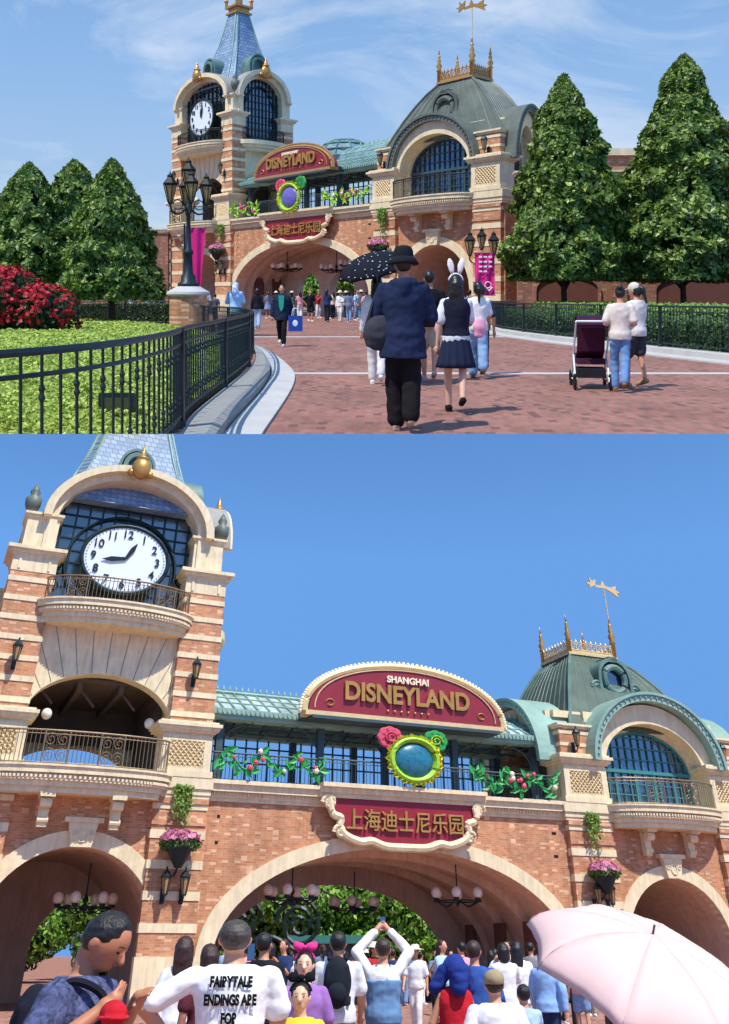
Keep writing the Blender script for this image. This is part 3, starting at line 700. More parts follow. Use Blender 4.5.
    for x in posts:
        for y in (1.1, 4.6):
            gb = MB().box(x-.14, x+.14, y-.14, y+.14, 6.99, 9.35).box(x-.2, x+.2, y-.2, y+.2, 6.99, 7.3)
            if y < 2:
                for s in (-1, 1): gb.tube(cubic([(x, 1.1, 8.4), (x+s*.45, 1.1, 9.0), (x+s*1.1, 1.1, 9.3)]), .05, 5)
            part(root, 'gallery_post', gb, M['steel'])
    gr = MB(); yb = 4.6
    x = gx0+.2
    while x < gx1-.1: gr.box(x-.03, x+.03, yb-.04, yb+.04, 6.99, 9.4); x += .52
    for z in (7.7, 8.4, 9.0): gr.box(gx0, gx1, yb-.035, yb+.035, z-.03, z+.03)
    for k in range(12):        # roof trusses seen from below
        x = gx0+.6+k*(gx1-gx0-1.2)/11; gr.tube([(x, .9, 9.42), (x, 2.7, 10.2)], .05, 4); gr.tube([(x, 2.7, 10.2), (x, 4.7, 9.42)], .05, 4); gr.tube([(x, .9, 9.36), (x, 4.7, 9.36)], .04, 4)
        gr.tube([(x, 1.9, 9.36), (x+.5, 2.7, 10.1)], .03, 4)
    for z, y in ((9.36, 2.2), (9.36, 3.4)): gr.box(gx0, gx1, y-.03, y+.03, z-.03, z+.03)
    part(root, 'gallery_frame', gr, M['steel'])
    ev = MB(); ev.box(gx0, gx1, .55, 1.25, 9.35, 9.5); ev.box(gx0, gx1, .45, 1.2, 9.5, 9.72); dentils(ev, gx0, gx1, .45, 9.54, .08, .2, .12); ev.box(gx0, gx1, 4.3, 4.9, 9.35, 9.6); part(root, 'gallery_eave', ev, M['verdigris_light'])
    rf = MB(); rf.add([(gx0, .55, 9.73), (gx1, .55, 9.73), (gx1, 2.7, 10.75), (gx0, 2.7, 10.75), (gx0, 4.9, 9.65), (gx1, 4.9, 9.65)], [(0,1,2,3), (3,2,5,4)]); glr = part(root, 'glass_roof', rf, M['roofglass'] if near else M['roofglass_far'])
    rr = MB(); n = int((gx1-gx0)/.5)
    for k in range(n+1): x = gx0+k*(gx1-gx0)/n; rr.tube([(x, .5, 9.76), (x, 2.7, 10.8)], .035, 4); rr.tube([(x, 2.7, 10.8), (x, 4.9, 9.7)], .03, 4)
    for t in (.33, .66): rr.tube([(gx0, .55+2.15*t, 9.77+1.03*t), (gx1, .55+2.15*t, 9.77+1.03*t)], .03, 4)
    rr.tube([(gx0, 2.7, 10.82), (gx1, 2.7, 10.82)], .07, 6)
    k = 0; x = gx0+.2
    while x < gx1: rr.lathe([(.05, 10.85), (.07, 10.95), (.01, 11.1)], (x, 2.7), 5); x += .28
    part(glr, 'roof_bar', rr, M['verdigris_light'])
    if not near:
        lx, ly = D['lantern']; la = MB()
        la.lathe([(2.0, 9.7), (2.0, 10.9), (2.1, 11.0)], (lx, ly), 12); dome = part(root, 'glass_dome', la, M['roofglass_far'])
        prof = [(2.05, 11.0), (1.9, 11.5), (1.5, 11.95), (.9, 12.25), (.2, 12.35)]
        d2 = MB().lathe(prof, (lx, ly), 12); part(dome, 'dome_shell', d2, M['roofglass_far'])
        bars = MB()
        for i in range(12):
            a = 2*math.pi*i/12; bars.tube([(lx+r*1.02*math.cos(a), ly+r*1.02*math.sin(a), z) for r, z in [(2.0, 9.8)]+prof], .06, 4)
        for r, z in prof[:4]: bars.tube([(lx+r*1.02*math.cos(a*math.pi/12), ly+r*1.02*math.sin(a*math.pi/12), z) for a in range(24)], .05, 4, True)
        part(dome, 'dome_bar', bars, M['verdigris'])
        # barrel glass roof running back towards the pavilion
        bx0, bx1 = lx+1.6, rc-2; br = MB(); n = 10
        ring = lambda x: [(x, ly-2.2*math.cos(math.pi*k/n), 9.9+1.75*math.sin(math.pi*k/n)) for k in range(n+1)]
        br.loft([ring(bx0), ring(bx1)], closed=False); bar = part(root, 'barrel_roof', br, M['roofglass_far'])
        bb = MB(); q = int((bx1-bx0)/.7)
        for i in range(q+1): bb.tube(ring(bx0+(bx1-bx0)*i/q), .05, 4)
        for k in range(n+1): p0, p1 = ring(bx0)[k], ring(bx1)[k]; bb.tube([p0, p1], .04, 4)
        x = bx0
        while x < bx1: bb.lathe([(.07, 11.65), (.1, 11.8), (.01, 12.0)], (x, ly), 5); x += .45
        part(bar, 'roof_bar', bb, M['verdigris_light'])
    # gallery railing in front
    railing(root, 'railing', [(gx0, -.05), (mc-D['sw']-.4, -.05)], 6.99, 1.0, M['steel'], .16)
    railing(root, 'railing', [(mc-D['sw']-.4, -.25), (mc+D['sw']+.4, -.25)], 7.05, .95, M['steel'], .16)
    railing(root, 'railing', [(mc+D['sw']+.4, -.05), (gx1, -.05)], 6.99, 1.0, M['steel'], .16)

    # --- right pavilion
    pv = MB(); pw_ = rh+.05
    Y0 = .15
    pier_t = 10.25
    for x0, x1 in ((px0+.25, px1-.25), (qx0+.25, qx1-.25)):
        m = MB(); striped_pier(m, x0, x1, -.1, D['pp'], 8.95, 10.05, .5, .14, proud=.025); m.mat(1); moulding(m, x0, x1, -.1, D['pp'], 10.05, [(.1, .06), (.1, .14)]); part(root, 'pavilion_pier', m, [B, S])
        m = MB(); striped_pier(m, x0, x1, D['pd']-D['pp'], D['pd'], 6.98, 10.05, .74, .2); part(root, 'pavilion_pier', m, [B, S])
    wz, wr = 8.55, 1.8
    m = MB(); arch_wall(m, px1-.3, qx0+.3, 11.0, .5, .95, [(rc, rh-.05, wz, wr, 6.99)], 6.99, face=0, soffit=0)
    m.X = Matrix.Translation((qx1-.25, 0, 0)) @ Matrix.Rotation(R(90), 4, 'Z'); arch_wall(m, D['pd']/2-D['sh']-.35, D['pd']/2+D['sh']+.35, 11.0, .3, .8, [(D['pd']/2, D['sh'], wz, wr, 6.99)], 6.99, face=0, soffit=0)
    m.X = Matrix.Translation((px0+.8, 0, 0)) @ Matrix.Rotation(R(90), 4, 'Z'); arch_wall(m, D['pd']/2-D['sh']-.35, D['pd']/2+D['sh']+.35, 11.0, .0, .5, [(D['pd']/2, D['sh'], wz, wr, 6.99)], 6.99, face=0, soffit=0)
    m.X = None; m.box(px0+.8, qx1-.8, D['pd']-.9, D['pd']-.3, 6.99, 10.9); m.box(px0+.6, qx1-.6, .7, D['pd']-.3, 10.7, 11.0)
    part(root, 'pavilion_wall', m, [S, S])
    def hood2(X, hw):
        m = MB(); m.X = X; arch_band(m, 0, hw+.05, wz+.05, wr+.15, .62, -.25, .75, None, 30, .85); part(root, 'hood_arch', m, S)
        c = MB(); c.X = X; zz = 9.95; q_ = 0 if near else .22; arch_band(c, 0, hw+.62-q_, wz+.15, wr+.98-q_, .3, -.75+q_, 1.2, None, 32, .3); arch_band(c, 0, hw+.9-q_, wz+.15, wr+1.26-q_, .14, -.85+q_, 1.4, None, 32, .12)
        for k in range(1, 34): a = math.pi*k/34; c.ball(((hw+.77-q_)*math.cos(a), -.78+q_, wz+.15+(wr+1.13-q_)*math.sin(a)), .055, 6, 4)
        part(root, 'hood_canopy', c, M['verdigris_light'] if near else M['slate'])
    hood2(Matrix.Translation((rc, 0, 0)), rh)
    hood2(Matrix.Translation((qx1-.1, D['pd']/2, 0)) @ Matrix.Rotation(R(90), 4, 'Z'), D['sh']+.1)
    if near: hood2(Matrix.Translation((px0+.1, D['pd']/2, 0)) @ Matrix.Rotation(R(-90), 4, 'Z'), D['sh']+.1)
    def win(X, hw):
        g = MB(); g.X = X; arch_fill(g, 0, hw, wz, wr, 6.99, .78, .82); wn_ = part(root, 'pavilion_window', g, M['glass'])
        f = MB(); f.X = X; y0, y1 = .66, .78
        arch_band(f, 0, hw-.12, wz, wr-.12, .12, y0, y1, 6.99, 26); f.box(-hw, hw, y0-.04, y1, wz-.05, wz+.09)
        for x in (-hw*.62, -hw*.2, hw*.2, hw*.62): f.box(x-.07, x+.07, y0, y1, 6.99, wz+.0); 
        nb_ = 6
        for k in range(-nb_, nb_+1):
            x = k*hw/6.5; zt = wz+wr*math.sqrt(max(0, 1-(x/hw)**2)); f.box(x-.022, x+.022, y0+.03, y1, 6.99, zt)
        for z in (7.6, 8.05, 9.1, 9.6, 10.05):
            hx = hw if z < wz else hw*math.sqrt(max(0, 1-((z-wz)/wr)**2)); f.box(-hx, hx, y0+.03, y1, z-.022, z+.022)
        part(wn_, 'window_frame', f, M['teal'] if near else M['steel'])
    win(Matrix.Translation((rc, 0, 0)), rh-.05)
    win(Matrix.Translation((qx1-.1, D['pd']/2, 0)) @ Matrix.Rotation(R(90), 4, 'Z'), D['sh'])
    # mansard
    rx0, rx1, ry0, ry1 = px0+D['rin'], qx1-D['rin'], .35, D['pd']-.1; (tx_, ty_, th_, thy, tz_) = D['top']
    prof = [(0, 0), (.17, .22), (.36, .45), (.57, .67), (.79, .86), (1, 1)]
    rings = []; z0_ = 10.3
    for a, b in prof:
        xa, xb = rx0+(tx_-th_-rx0)*a, rx1+(tx_+th_-rx1)*a; ya, yb_ = ry0+(ty_-thy-ry0)*a, ry1+(ty_+thy-ry1)*a
        z = z0_+(tz_-z0_)*b; rings.append([(xa, ya, z), (xb, ya, z), (xb, yb_, z), (xa, yb_, z)])
    ms = part(root, 'mansard_roof', MB().loft(rings), M['slate'] if not near else M['rooflead'])
    sm = MB()
    for i in range(4):
        sm.tube([r[i] for r in rings], .09, 6); j = (i+1) % 4
        for q in range(1, 12): sm.tube([tuple(r[i][c]*(1-q/12)+r[j][c]*q/12 for c in range(3)) for r in rings], .028, 4)
    part(ms, 'roof_seam', sm, M['verdigris'] if near else M['slate'])
    cs = MB(); moulding(cs, tx_-th_, tx_+th_, ty_-thy, ty_+thy, tz_, [(.12, .12), (.1, .04)]); cz_ = tz_+.22
    for sx, sy in ((0, -1), (0, 1), (1, 0), (-1, 0)):
        for k in range(9):
            u = (k-4)/4.5*th_; x, y = (tx_+u, ty_+sy*thy) if sx == 0 else (tx_+sx*th_, ty_+u*thy/th_)
            cs.tube([(x+(.12*math.cos(a*.8) if sx == 0 else 0), y+(.12*math.cos(a*.8) if sx else 0), cz_+.22+.16*math.sin(a*.8)) for a in range(8)], .028, 4, True); cs.lathe([(.03, cz_), (.03, cz_+.4), (.06, cz_+.48), (.005, cz_+.62)], (x, y), 5)
        a_, b_ = ((tx_-th_, ty_+sy*thy), (tx_+th_, ty_+sy*thy)) if sx == 0 else ((tx_+sx*th_, ty_-thy), (tx_+sx*th_, ty_+thy))
        cs.tube([(*a_, cz_+.42), (*b_, cz_+.42)], .03, 4); cs.tube([(*a_, cz_+.05), (*b_, cz_+.05)], .04, 4)
    part(ms, 'roof_cresting', cs, M['paleg'] if near else M['signtrim'])
    for sx in (-1, 1):
        for sy in (-1, 1): finial(ms, tx_+sx*th_, ty_+sy*thy, tz_+.1, 2.1 if not (sx > 0 and sy < 0) else 2.4)
    # round dormer on the mansard front
    dy = D['rdy']; dz = D['rdz']; dm = MB()
    dm.tube([(rc+.62*math.cos(k*math.pi/14), dy-.1, dz+.62*math.sin(k*math.pi/14)) for k in range(28)], .17, 8, True)
    arch_band(dm, rc, .85, dz+.1, .8, .18, dy-.2, dy+1.3, dz-.8, 20); dm.box(rc-1.3, rc+1.3, dy-.15, dy+1.2, dz-1.0, dz-.75)
    for s in (-1, 1): dm.tube([(rc+s*(1.15+(.32-k*.012)*math.cos(k*.45)), dy-.1, dz-.45+(.32-k*.012)*math.sin(k*.45)) for k in range(24)], .09, 6)
    dm.box(rc-.25, rc+.25, dy-.2, dy+.9, dz+.85, dz+1.12)
    d_ = part(root, 'round_dormer', dm, M['verdigris'] if near else M['slate'])
    o_ = MB(); o_.X = Matrix.Translation((rc, dy+.1, dz)) @ Matrix.Rotation(R(90), 4, 'X'); o_.lathe([(.62, -.02), (.62, .03)], (0, 0), 24); part(d_, 'round_window', o_, M['glass'])
    balcony(root, rc, (qx0-px1)/2+.25, -.05, 1.35, 6.1, 6.98, lm, 1.05, ((.3, .42), (.58, .7)), (rc-1.2, rc+1.2))

    # --- things fixed to or hung on the gate
    tag = 'in the '+w
    # upper arched sign
    g = Matrix.Identity(4)
    sg = thing(st.at(D['sgc'], -.5, D['sgz']), 'park_sign', 'arched deep red sign reading DISNEYLAND with gold bulb border '+tag, 'sign')
    a, b = D['sga'], D['sgb']; z0 = 9.72
    poly = [(a*math.cos(math.pi*k/40), z0+b*math.sin(math.pi*k/40)**.9) for k in range(41)]
    part(sg, 'board', MB().prism(poly, -.12, .6), M['red'])
    bd = MB(); pr = [(x*1.045, -.02, z0-.05+(z-z0)*1.09) for x, z in poly]; bd.tube(pr, .16 if near else .10, 8); bd.tube([(x*.95, -.15, z0+.1+(z-z0)*.93) for x, z in poly], .03, 5); bd.box(-a*1.04, a*1.04, -.2, .5, z0-.2, z0-.02)
    part(sg, 'border', bd, M['paleg'] if near else M['signtrim'])
    bl = MB(); 
    for i in range(70): k = i/69*40; q = int(min(39, k)); t = k-q; p0, p1 = Vector(pr[q]), Vector(pr[q+1]); p = p0.lerp(p1, t); d = Vector((p.x, 0, (p.z-z0)*2)).normalized(); bl.ball(p+d*.16, .085, 6, 4)
    part(sg, 'bulb', bl, M['cream'] if near else M['signtrim'])
    part(sg, 'canopy', MB().box(-a*1.02, a*1.02, .5, 2.2, z0-.25, z0+.05).box(-a*.98, a*.98, -.3, .5, z0-.32, z0-.2), M['steel'])
    for body, size, wd, z, mt in (('SHANGHAI', .38 if near else .26, 2.0 if near else 1.7, z0+b*(.70 if near else .74), M['cream']), ('DISNEYLAND', 1.0, a*1.32, z0+b*.27, M['gold'])):
        me = text_mesh(body, size, .05, mt, wd, .03 if wd > 3 else .008)
        for v in me.vertices: v.co += Vector((0, -.2, z))
        part(sg, 'lettering', me, None)
    orn = MB()
    for s in (-1, 1): orn.tube([(s*(a*.80)+.18*math.cos(k*.6)*s, -.15, z0+.35+.12*math.sin(k*.6)) for k in range(10)], .03, 4)
    for k in range(-3, 4): orn.ball((k*.32, -.15, z0+.22), .06, 6, 4)
    part(sg, 'ornament', orn, M['gold'])
    # lower sign
    s2 = thing(st.at(mc+D['s2'], -.42), 'name_sign', 'crimson sign with gold Chinese lettering in a scrolled cream frame '+tag, 'sign')
    W = D['sw']; half = [(0, 4.98), (.9, 5.0), (1.5, 5.16), (2.0, 5.12), (W*.78, 5.32), (W*.86, 5.62), (W*.84, 5.9), (W*.95, 6.05), (W, 6.6)]
    sm_ = cubic([(x, z, 0) for x, z in half], 4); right = [(p.x, p.y) for p in sm_]; poly2 = [(-x, z) for x, z in reversed(right)]+right[1:]
    part(s2, 'board', MB().prism(poly2, -.02, .3), M['crimson'])
    fr = MB(); fr.tube([(x, -.06, z) for x, z in poly2], .15, 8)
    for s in (-1, 1):
        for cx_, cz_2, rr_ in ((W*1.0, 6.42, .3), (W*.86, 5.42, .26)): fr.tube([(s*(cx_+(rr_-k*.012)*math.cos(k*.42)), -.1, cz_2+(rr_-k*.012)*math.sin(k*.42)) for k in range(20)], .08, 6)
    part(s2, 'frame', fr, S)
    me = text_mesh('上海迪士尼乐园', .8, .05, M['gold'], W*1.55, .006)
    for v in me.vertices: v.co += Vector((0, -.09, 5.58))
    part(s2, 'lettering', me, None)
    # round flower wreath
    wx = mc+D['wx']; wr_ = thing(Stage(st.at(wx, -.75, D['wrz']).M @ Matrix.Diagonal((1.08, 1, D['wz'], 1)), st.c, st.w), 'flower_wreath', 'round yellow green wreath with two flower clusters '+tag, 'wreath')
    me = MB(); me.X = Matrix.Rotation(R(90), 4, 'X'); me.lathe([(.82, -.05), (.80, .06), (.62, .16), (.35, .22), (.02, .24)], (0, 0), 32); part(wr_, 'medallion', me, M['tealp'] if near else M['purple'], True)
    lf = MB()
    for k in range(3): lf.tube([((.93+.02*k)*math.cos(a_*math.pi/18), -.05-.03*k, (.93+.02*k)*math.sin(a_*math.pi/18)) for a_ in range(36)], .12, 6, True)
    part(wr_, 'ring', lf, M['lime'])
    pt = MB()
    for k in range(34):
        a_ = 2*math.pi*k/34; c = Vector((math.cos(a_), 0, math.sin(a_))); n_ = Vector((-c.z, 0, c.x)); p = c*1.0; L_ = .27 if k % 2 else .20
        pt.add([p-n_*.12+Vector((0, -.1, 0)), p+c*L_*.5-n_*.14+Vector((0, -.2, 0)), p+c*L_+Vector((0, -.08, 0)), p+c*L_*.5+n_*.14+Vector((0, -.2, 0)), p+n_*.12+Vector((0, -.1, 0)), p+c*L_*.5+Vector((0, .0, 0))], [(0,1,5), (1,2,5), (2,3,5), (3,4,5), (4,0,5)])
    part(wr_, 'petal', pt, M['yellowp'])
    for s, mt, nm in ((-1, M['coral'], 'flower_cluster'), (1, M['greenp'], 'flower_cluster')):
        fc = MB(); cx_, cz_3 = s*.98, 1.0
        for k in range(9):
            a_ = 2*math.pi*k/8; r_ = .3 if k < 8 else 0; fc.X = Matrix.Translation((cx_+r_*math.cos(a_), .02, cz_3+r_*math.sin(a_))) @ Matrix.Rotation(R(90), 4, 'X'); fc.lathe([(.24, -.06), (.26, 0), (.2, .06)], (0, 0), 10)
        f_ = part(wr_, nm, fc, mt); f_['label'] = 'coral flower cluster' if s < 0 else 'green flower cluster'
        if not near: continue
        st_ = MB(); st_.tube([(cx_+.28*math.cos(k*.7)*(1-k/20), -.09, cz_3+.28*math.sin(k*.7)*(1-k/20)) for k in range(16)], .035, 5); part(f_, 'scroll', st_, M['lime'] if s > 0 else M['coral'])
    # leafy garlands on the railing
    for gi, (x0, x1) in enumerate(((gx0+.3, mc-W-.2), (mc+W-.0, gx1-.3))):
        gt = thing(st.at(0, 0), 'garland', ('left' if gi == 0 else 'right')+' green leaf garland along the gallery railing '+tag, 'garland')
        path = [(x0+(x1-x0)*k/24, -.38, 7.62+.24*math.sin(k*.8+gi)) for k in range(25)]
        part(gt, 'stem', MB().tube(path, .05, 5), M['greenp'])
        lv = MB(); 
        for k in range(64):
            p = Vector(path[random.randrange(25)])+Vector((random.uniform(-.2, .2), random.uniform(-.12, .02), random.uniform(-.3, .28))); a_ = random.uniform(0, 6.28); d = Vector((math.cos(a_), -.2, math.sin(a_)))*random.uniform(.14, .26); n_ = Vector((-d.z, 0, d.x))*.45
            lv.add([p-d, p-n_+Vector((0, -.05, 0)), p+d, p+n_+Vector((0, -.05, 0))], [(0,1,2,3)])
        part(gt, 'leaf', lv, M['greenp'] if near else M['lime'])
        for mt, cnt in ((M['coral'], 6), (M['cream'], 3)):
            for k in range(cnt): p = Vector(path[random.randrange(2, 23)]); part(gt, 'flower', MB().ball(p+Vector((random.uniform(-.1, .1), -.12, random.uniform(-.1, .3))), random.uniform(.07, .12), 8, 6), mt)
    for x, y, z, n_ in ((tx1-1.0, -.12, 10.6, 'on the right tower pier above the pedestal'), (tx0+.9, -.12, 10.6, 'on the left tower pier'), (px0+.9, -.15, 9.35, 'on the pier left of the pavilion window'), (qx0+1.1, -.15, 9.25, 'on the pier right of the pavilion window')):
        wall_lantern(st.at(x, y, z), 'small dark wall lantern '+n_+' '+tag, 'wall lanterns on the gate')
    flower_basket(st.at(tx1-1.0, -.26, 4.75), 'pink flower basket between tower arch and main arch '+tag)
    flower_basket(st.at((px0+px1)/2, -.26, 4.3), 'pink flower basket between main arch and right arch '+tag)
    for x in (tx1-1.0, (px0+px1)/2):
        for s in (-1, 1): wall_lantern(st.at(x+s*.34, -.3, 3.35), ('left' if s < 0 else 'right')+' dark wall lantern under the '+('tower side' if x < 0 else 'pavilion side')+' flower basket '+tag, 'paired lanterns on the pilasters')
    hanging_fern(st.at(tx1-1.0, -.3, 6.35), 'trailing green plant under the tower balcony pedestal '+tag)
    hanging_fern(st.at((px0+px1)/2, -.3, 6.25), 'trailing yellow green plant under the pavilion balcony pedestal '+tag)
    for x, y, z, t_ in ((mc-3.8, 2.2, 3.45, 'under the left of the main arch'), (mc+3.6, 2.2, 3.5, 'under the right of the main arch'), (mc+.6, D['vd']*.7, 3.3, 'deep in the middle of the main passage'), (tc+1.0, 3.2, 3.1, 'under the tower arch')):
        chandelier(st.at(x, y, z), 'globe chandelier hung '+t_+' '+tag)
    # weather vane
    wv = thing(st.at(tx_+th_, ty_-thy, tz_+2.3), 'weather_vane', 'gold weather vane on the pavilion roof corner '+tag, 'weather vane')
    part(wv, 'pole', MB().tube([(0, 0, -.1), (0, 0, 1.9)], .035, 6), M['paleg'])
    vn = MB(); vn.prism([(-1.0, 1.55), (-.55, 1.75), (-.6, 1.62), (.1, 1.62), (.5, 1.45), (.95, 1.2), (.85, 1.45), (1.1, 1.5), (.8, 1.62), (.85, 1.85), (.45, 1.72), (.1, 1.78), (-.05, 2.05), (-.2, 1.76), (-.58, 1.76), (-.5, 2.1), (-.75, 1.95), (-.95, 2.15), (-.9, 1.85), (-1.2, 1.8), (-.95, 1.7)], -.04, .04)
    part(wv, 'arrow', vn, M['gold'] if not near else M['paleg'])
    return root
# ---------------------------------------------------------------- place both gates
G_near = NEAR.at(.885, 42.0, 0, R(23.25)); G_far = FAR.at(-4.3, 60.0, 0, R(-47.5))
build_gate(G_near, dict(near=True, tx0=-16.4, tx1=-7.55, tdepth=7.6, mc=.65, mh=7.5, p1=(8.5, 10.95), p2=(16.75, 19.1), rh=2.75, backshift=.9, sw=3.35, hoodr=2.2, clock=(1.72, 1.36), bt=2.2, pw=1.75, pe=1.75, zs=16.4, wd=.95, sgz=0, s2=0, wrz=8.1, vd=9, wz=.80,
    hands=((30, .62), (262, .72)), spire=(17.6, 27.5, 3.4), dormy=.9, sgc=.8, sga=4.5, sgb=1.95, wx=.3, pd=7.0, top=(14.1, 5.0, 1.45, 1.3, 14.6), spy=3.8, rin=1.25, sh=2.2, pp=1.6, swd=9.6, rdy=1.9, rdz=13.0, lantern=(0, 4)))
build_gate(G_far, dict(near=False, tx0=-16.3, tx1=-7.8, tdepth=5.4, mc=-.45, mh=7.3, p1=(7.4, 9.4), p2=(15.2, 17.3), rh=2.6, backshift=-.4, sw=3.5, hoodr=1.6, clock=(1.6, 1.32), bt=.4, pw=1.4, pe=1.15, zs=16.15, wd=.5, sgz=-.1, s2=.5, wrz=7.95, vd=4.4, wz=.88,
    hands=((0, .55), (12, .75)), spire=(17.3, 23.6, 3.0), dormy=.7, sgc=-.2, sga=3.95, sgb=1.6, wx=.35, pd=3.3, top=(12.6, 2.15, 1.26, .8, 13.75), spy=3.4, rin=.5, sh=.5, pp=.8, swd=5, rdy=.9, rdz=12.1, lantern=(-.2, 4.2)))
# ground
g = solo(NEAR, 'plaza', MB().add([(-400, -8, 0), (400, -8, 0), (400, 1500, 0), (-400, 1500, 0)], [(0,1,2,3)]), M['paving_near'], kind='structure')
g = solo(FAR, 'plaza', MB().add([(-160, 8.87, 0), (160, 8.87, 0), (160, 200, 0), (-160, 200, 0)], [(0,1,2,3)]), M['paving'], kind='structure')
# ---------------------------------------------------------------- sky behind the far plaza
def sky_backdrop():
    mb = MB(); n, m = 40, 16; Rr = 150
    ring = lambda e: [(Rr*math.cos(e)*math.sin(a), Rr*math.cos(e)*math.cos(a), Rr*math.sin(e)) for a in np.linspace(R(-62), R(62), n)]
    mb.loft([ring(e) for e in np.linspace(R(-.3), R(47), m)], closed=False)
    t = NT('hazy blue sky with thin cloud'); v = t.coord(); s = t.new('ShaderNodeSeparateXYZ'); t.link(v, s.inputs[0])
    h = t.new('ShaderNodeMath', operation='DIVIDE'); t.link(s.outputs[2], h.inputs[0]); h.inputs[1].default_value = 60
    base = t.ramp(h.outputs[0], [(0, lin('bccbda')), (.3, lin('9dbbdb')), (.6, lin('88aedb')), (1, lin('7099cc'))])
    mp = t.new('ShaderNodeMapping'); mp.inputs['Scale'].default_value = (1, 1, 2.6); mp.inputs['Rotation'].default_value = (0, R(-22), 0); t.link(v, mp.inputs[0])
    n1 = t.noise(mp.outputs[0], .022, 9, .62); n1.inputs['Distortion'].default_value = .6
    c = t.ramp(n1.outputs[0], [(.47, (0, 0, 0)), (.74, (.75, .75, .75))])
    col = t.mix(c, base, lin('d9e2ee'))
    e = t.new('ShaderNodeEmission'); t.link(col, e.inputs[0]); e.inputs[1].default_value = .86
    t.link(e.outputs[0], t.n['Material Output'].inputs[0])
    o = solo(FAR, 'sky', mb, t.m, kind='structure', smooth=True)
sky_backdrop()
# ---------------------------------------------------------------- far plaza: ground work
kerb_in = [(-2.5, 3.6), (-1.92, 4.5), (-1.55, 5.6), (-1.5, 7.3), (-1.66, 9.2), (-1.76, 12.6), (-1.9, 15.6), (-2.35, 19.6), (-3.1, 23.6), (-4.4, 27.5), (-6.2, 31.5), (-9, 35.5), (-13, 38.5), (-30, 41)]
kerb_out = [(-2.0, 3.2), (-1.45, 4.0), (-1.1, 5.3), (-1.0, 7.2), (-1.0, 9.0), (-1.1, 14.1), (-1.5, 17.6), (-2.7, 23.8), (-4.0, 28.2), (-5.9, 32.4), (-8.8, 36.5), (-12.9, 39.6), (-30, 42.2)]
ki = cubic([(x, y, 0) for x, y in kerb_in], 5); ko = cubic([(x, y, 0) for x, y in kerb_out], 5)
mb = MB(); mid = [a.lerp(b, .45) for a, b in zip(ki, ko)]
mb.loft([[(p.x, p.y, -.02) for p in ko], [(p.x, p.y, .03) for p in ko], [(p.x, p.y, .045) for p in mid]], closed=False)
o = solo(FAR, 'kerb', mb, M['granite'], kind='structure'); clip_row(o, 434, True)
mb = MB(); m2 = [a.lerp(b, .42) for a, b in zip(ki, ko)]; m3 = [a.lerp(b, .30) for a, b in zip(ki, ko)]; m4 = [a.lerp(b, -.12) for a, b in zip(ki, ko)]
mb.loft([[(p.x, p.y, .03) for p in m2], [(p.x, p.y, .13) for p in m2], [(p.x, p.y, .17) for p in m3], [(p.x, p.y, .17) for p in m4], [(p.x, p.y, -.02) for p in m4]], closed=False)
o = solo(FAR, 'kerb', mb, M['granite_dark'], kind='structure'); clip_row(o, 434, True)
for nm, y, x0, x1, w in (('paving_band', 15.9, -1.25, 14, .34), ('paving_band', 30.5, -4.6, 5.2, .5)):
    mb = MB(); mb.box(x0, x1, y-w/2, y+w/2, -.05, .005); solo(FAR, nm, mb, M['granite'], kind='structure')
kr = cubic([(10.4, 9.5, 0), (8.6, 14.0, 0), (7.45, 18.4, 0), (6.2, 24, 0), (5.0, 31, 0), (4.9, 37, 0), (6.5, 41, 0)], 6)
off = lambda P, d: [Vector((p.x+d, p.y+d*.25, 0)) for p in P]
mb = MB(); a, b, c_ = off(kr, -.35), off(kr, .12), off(kr, .5)
mb.loft([[(p.x, p.y, -.02) for p in a], [(p.x, p.y, .03) for p in a], [(p.x, p.y, .035) for p in b], [(p.x, p.y, .15) for p in b], [(p.x, p.y, .16) for p in c_], [(p.x, p.y, -.02) for p in c_]], closed=False)
solo(FAR, 'kerb', mb, M['granite'], kind='structure')
# garden soil under planting
def soil(pts, z, name='garden_soil'):
    mb = MB(); mb.add([(x, y, z) for x, y in pts], [tuple(range(len(pts)))]); return solo(FAR, name, mb, M['soil'], kind='structure')
lawn_edge = [(p.x-.25, p.y) for p in ki if p.y > 5]
s_ = soil([(x-.02, y) for x, y in lawn_edge]+[(-40, 41), (-40, 5.1)], .06); clip_row(s_, 434, True)
soil([(p.x+.5, p.y+.1) for p in kr]+[(60, 41), (60, 9.5)], .05)

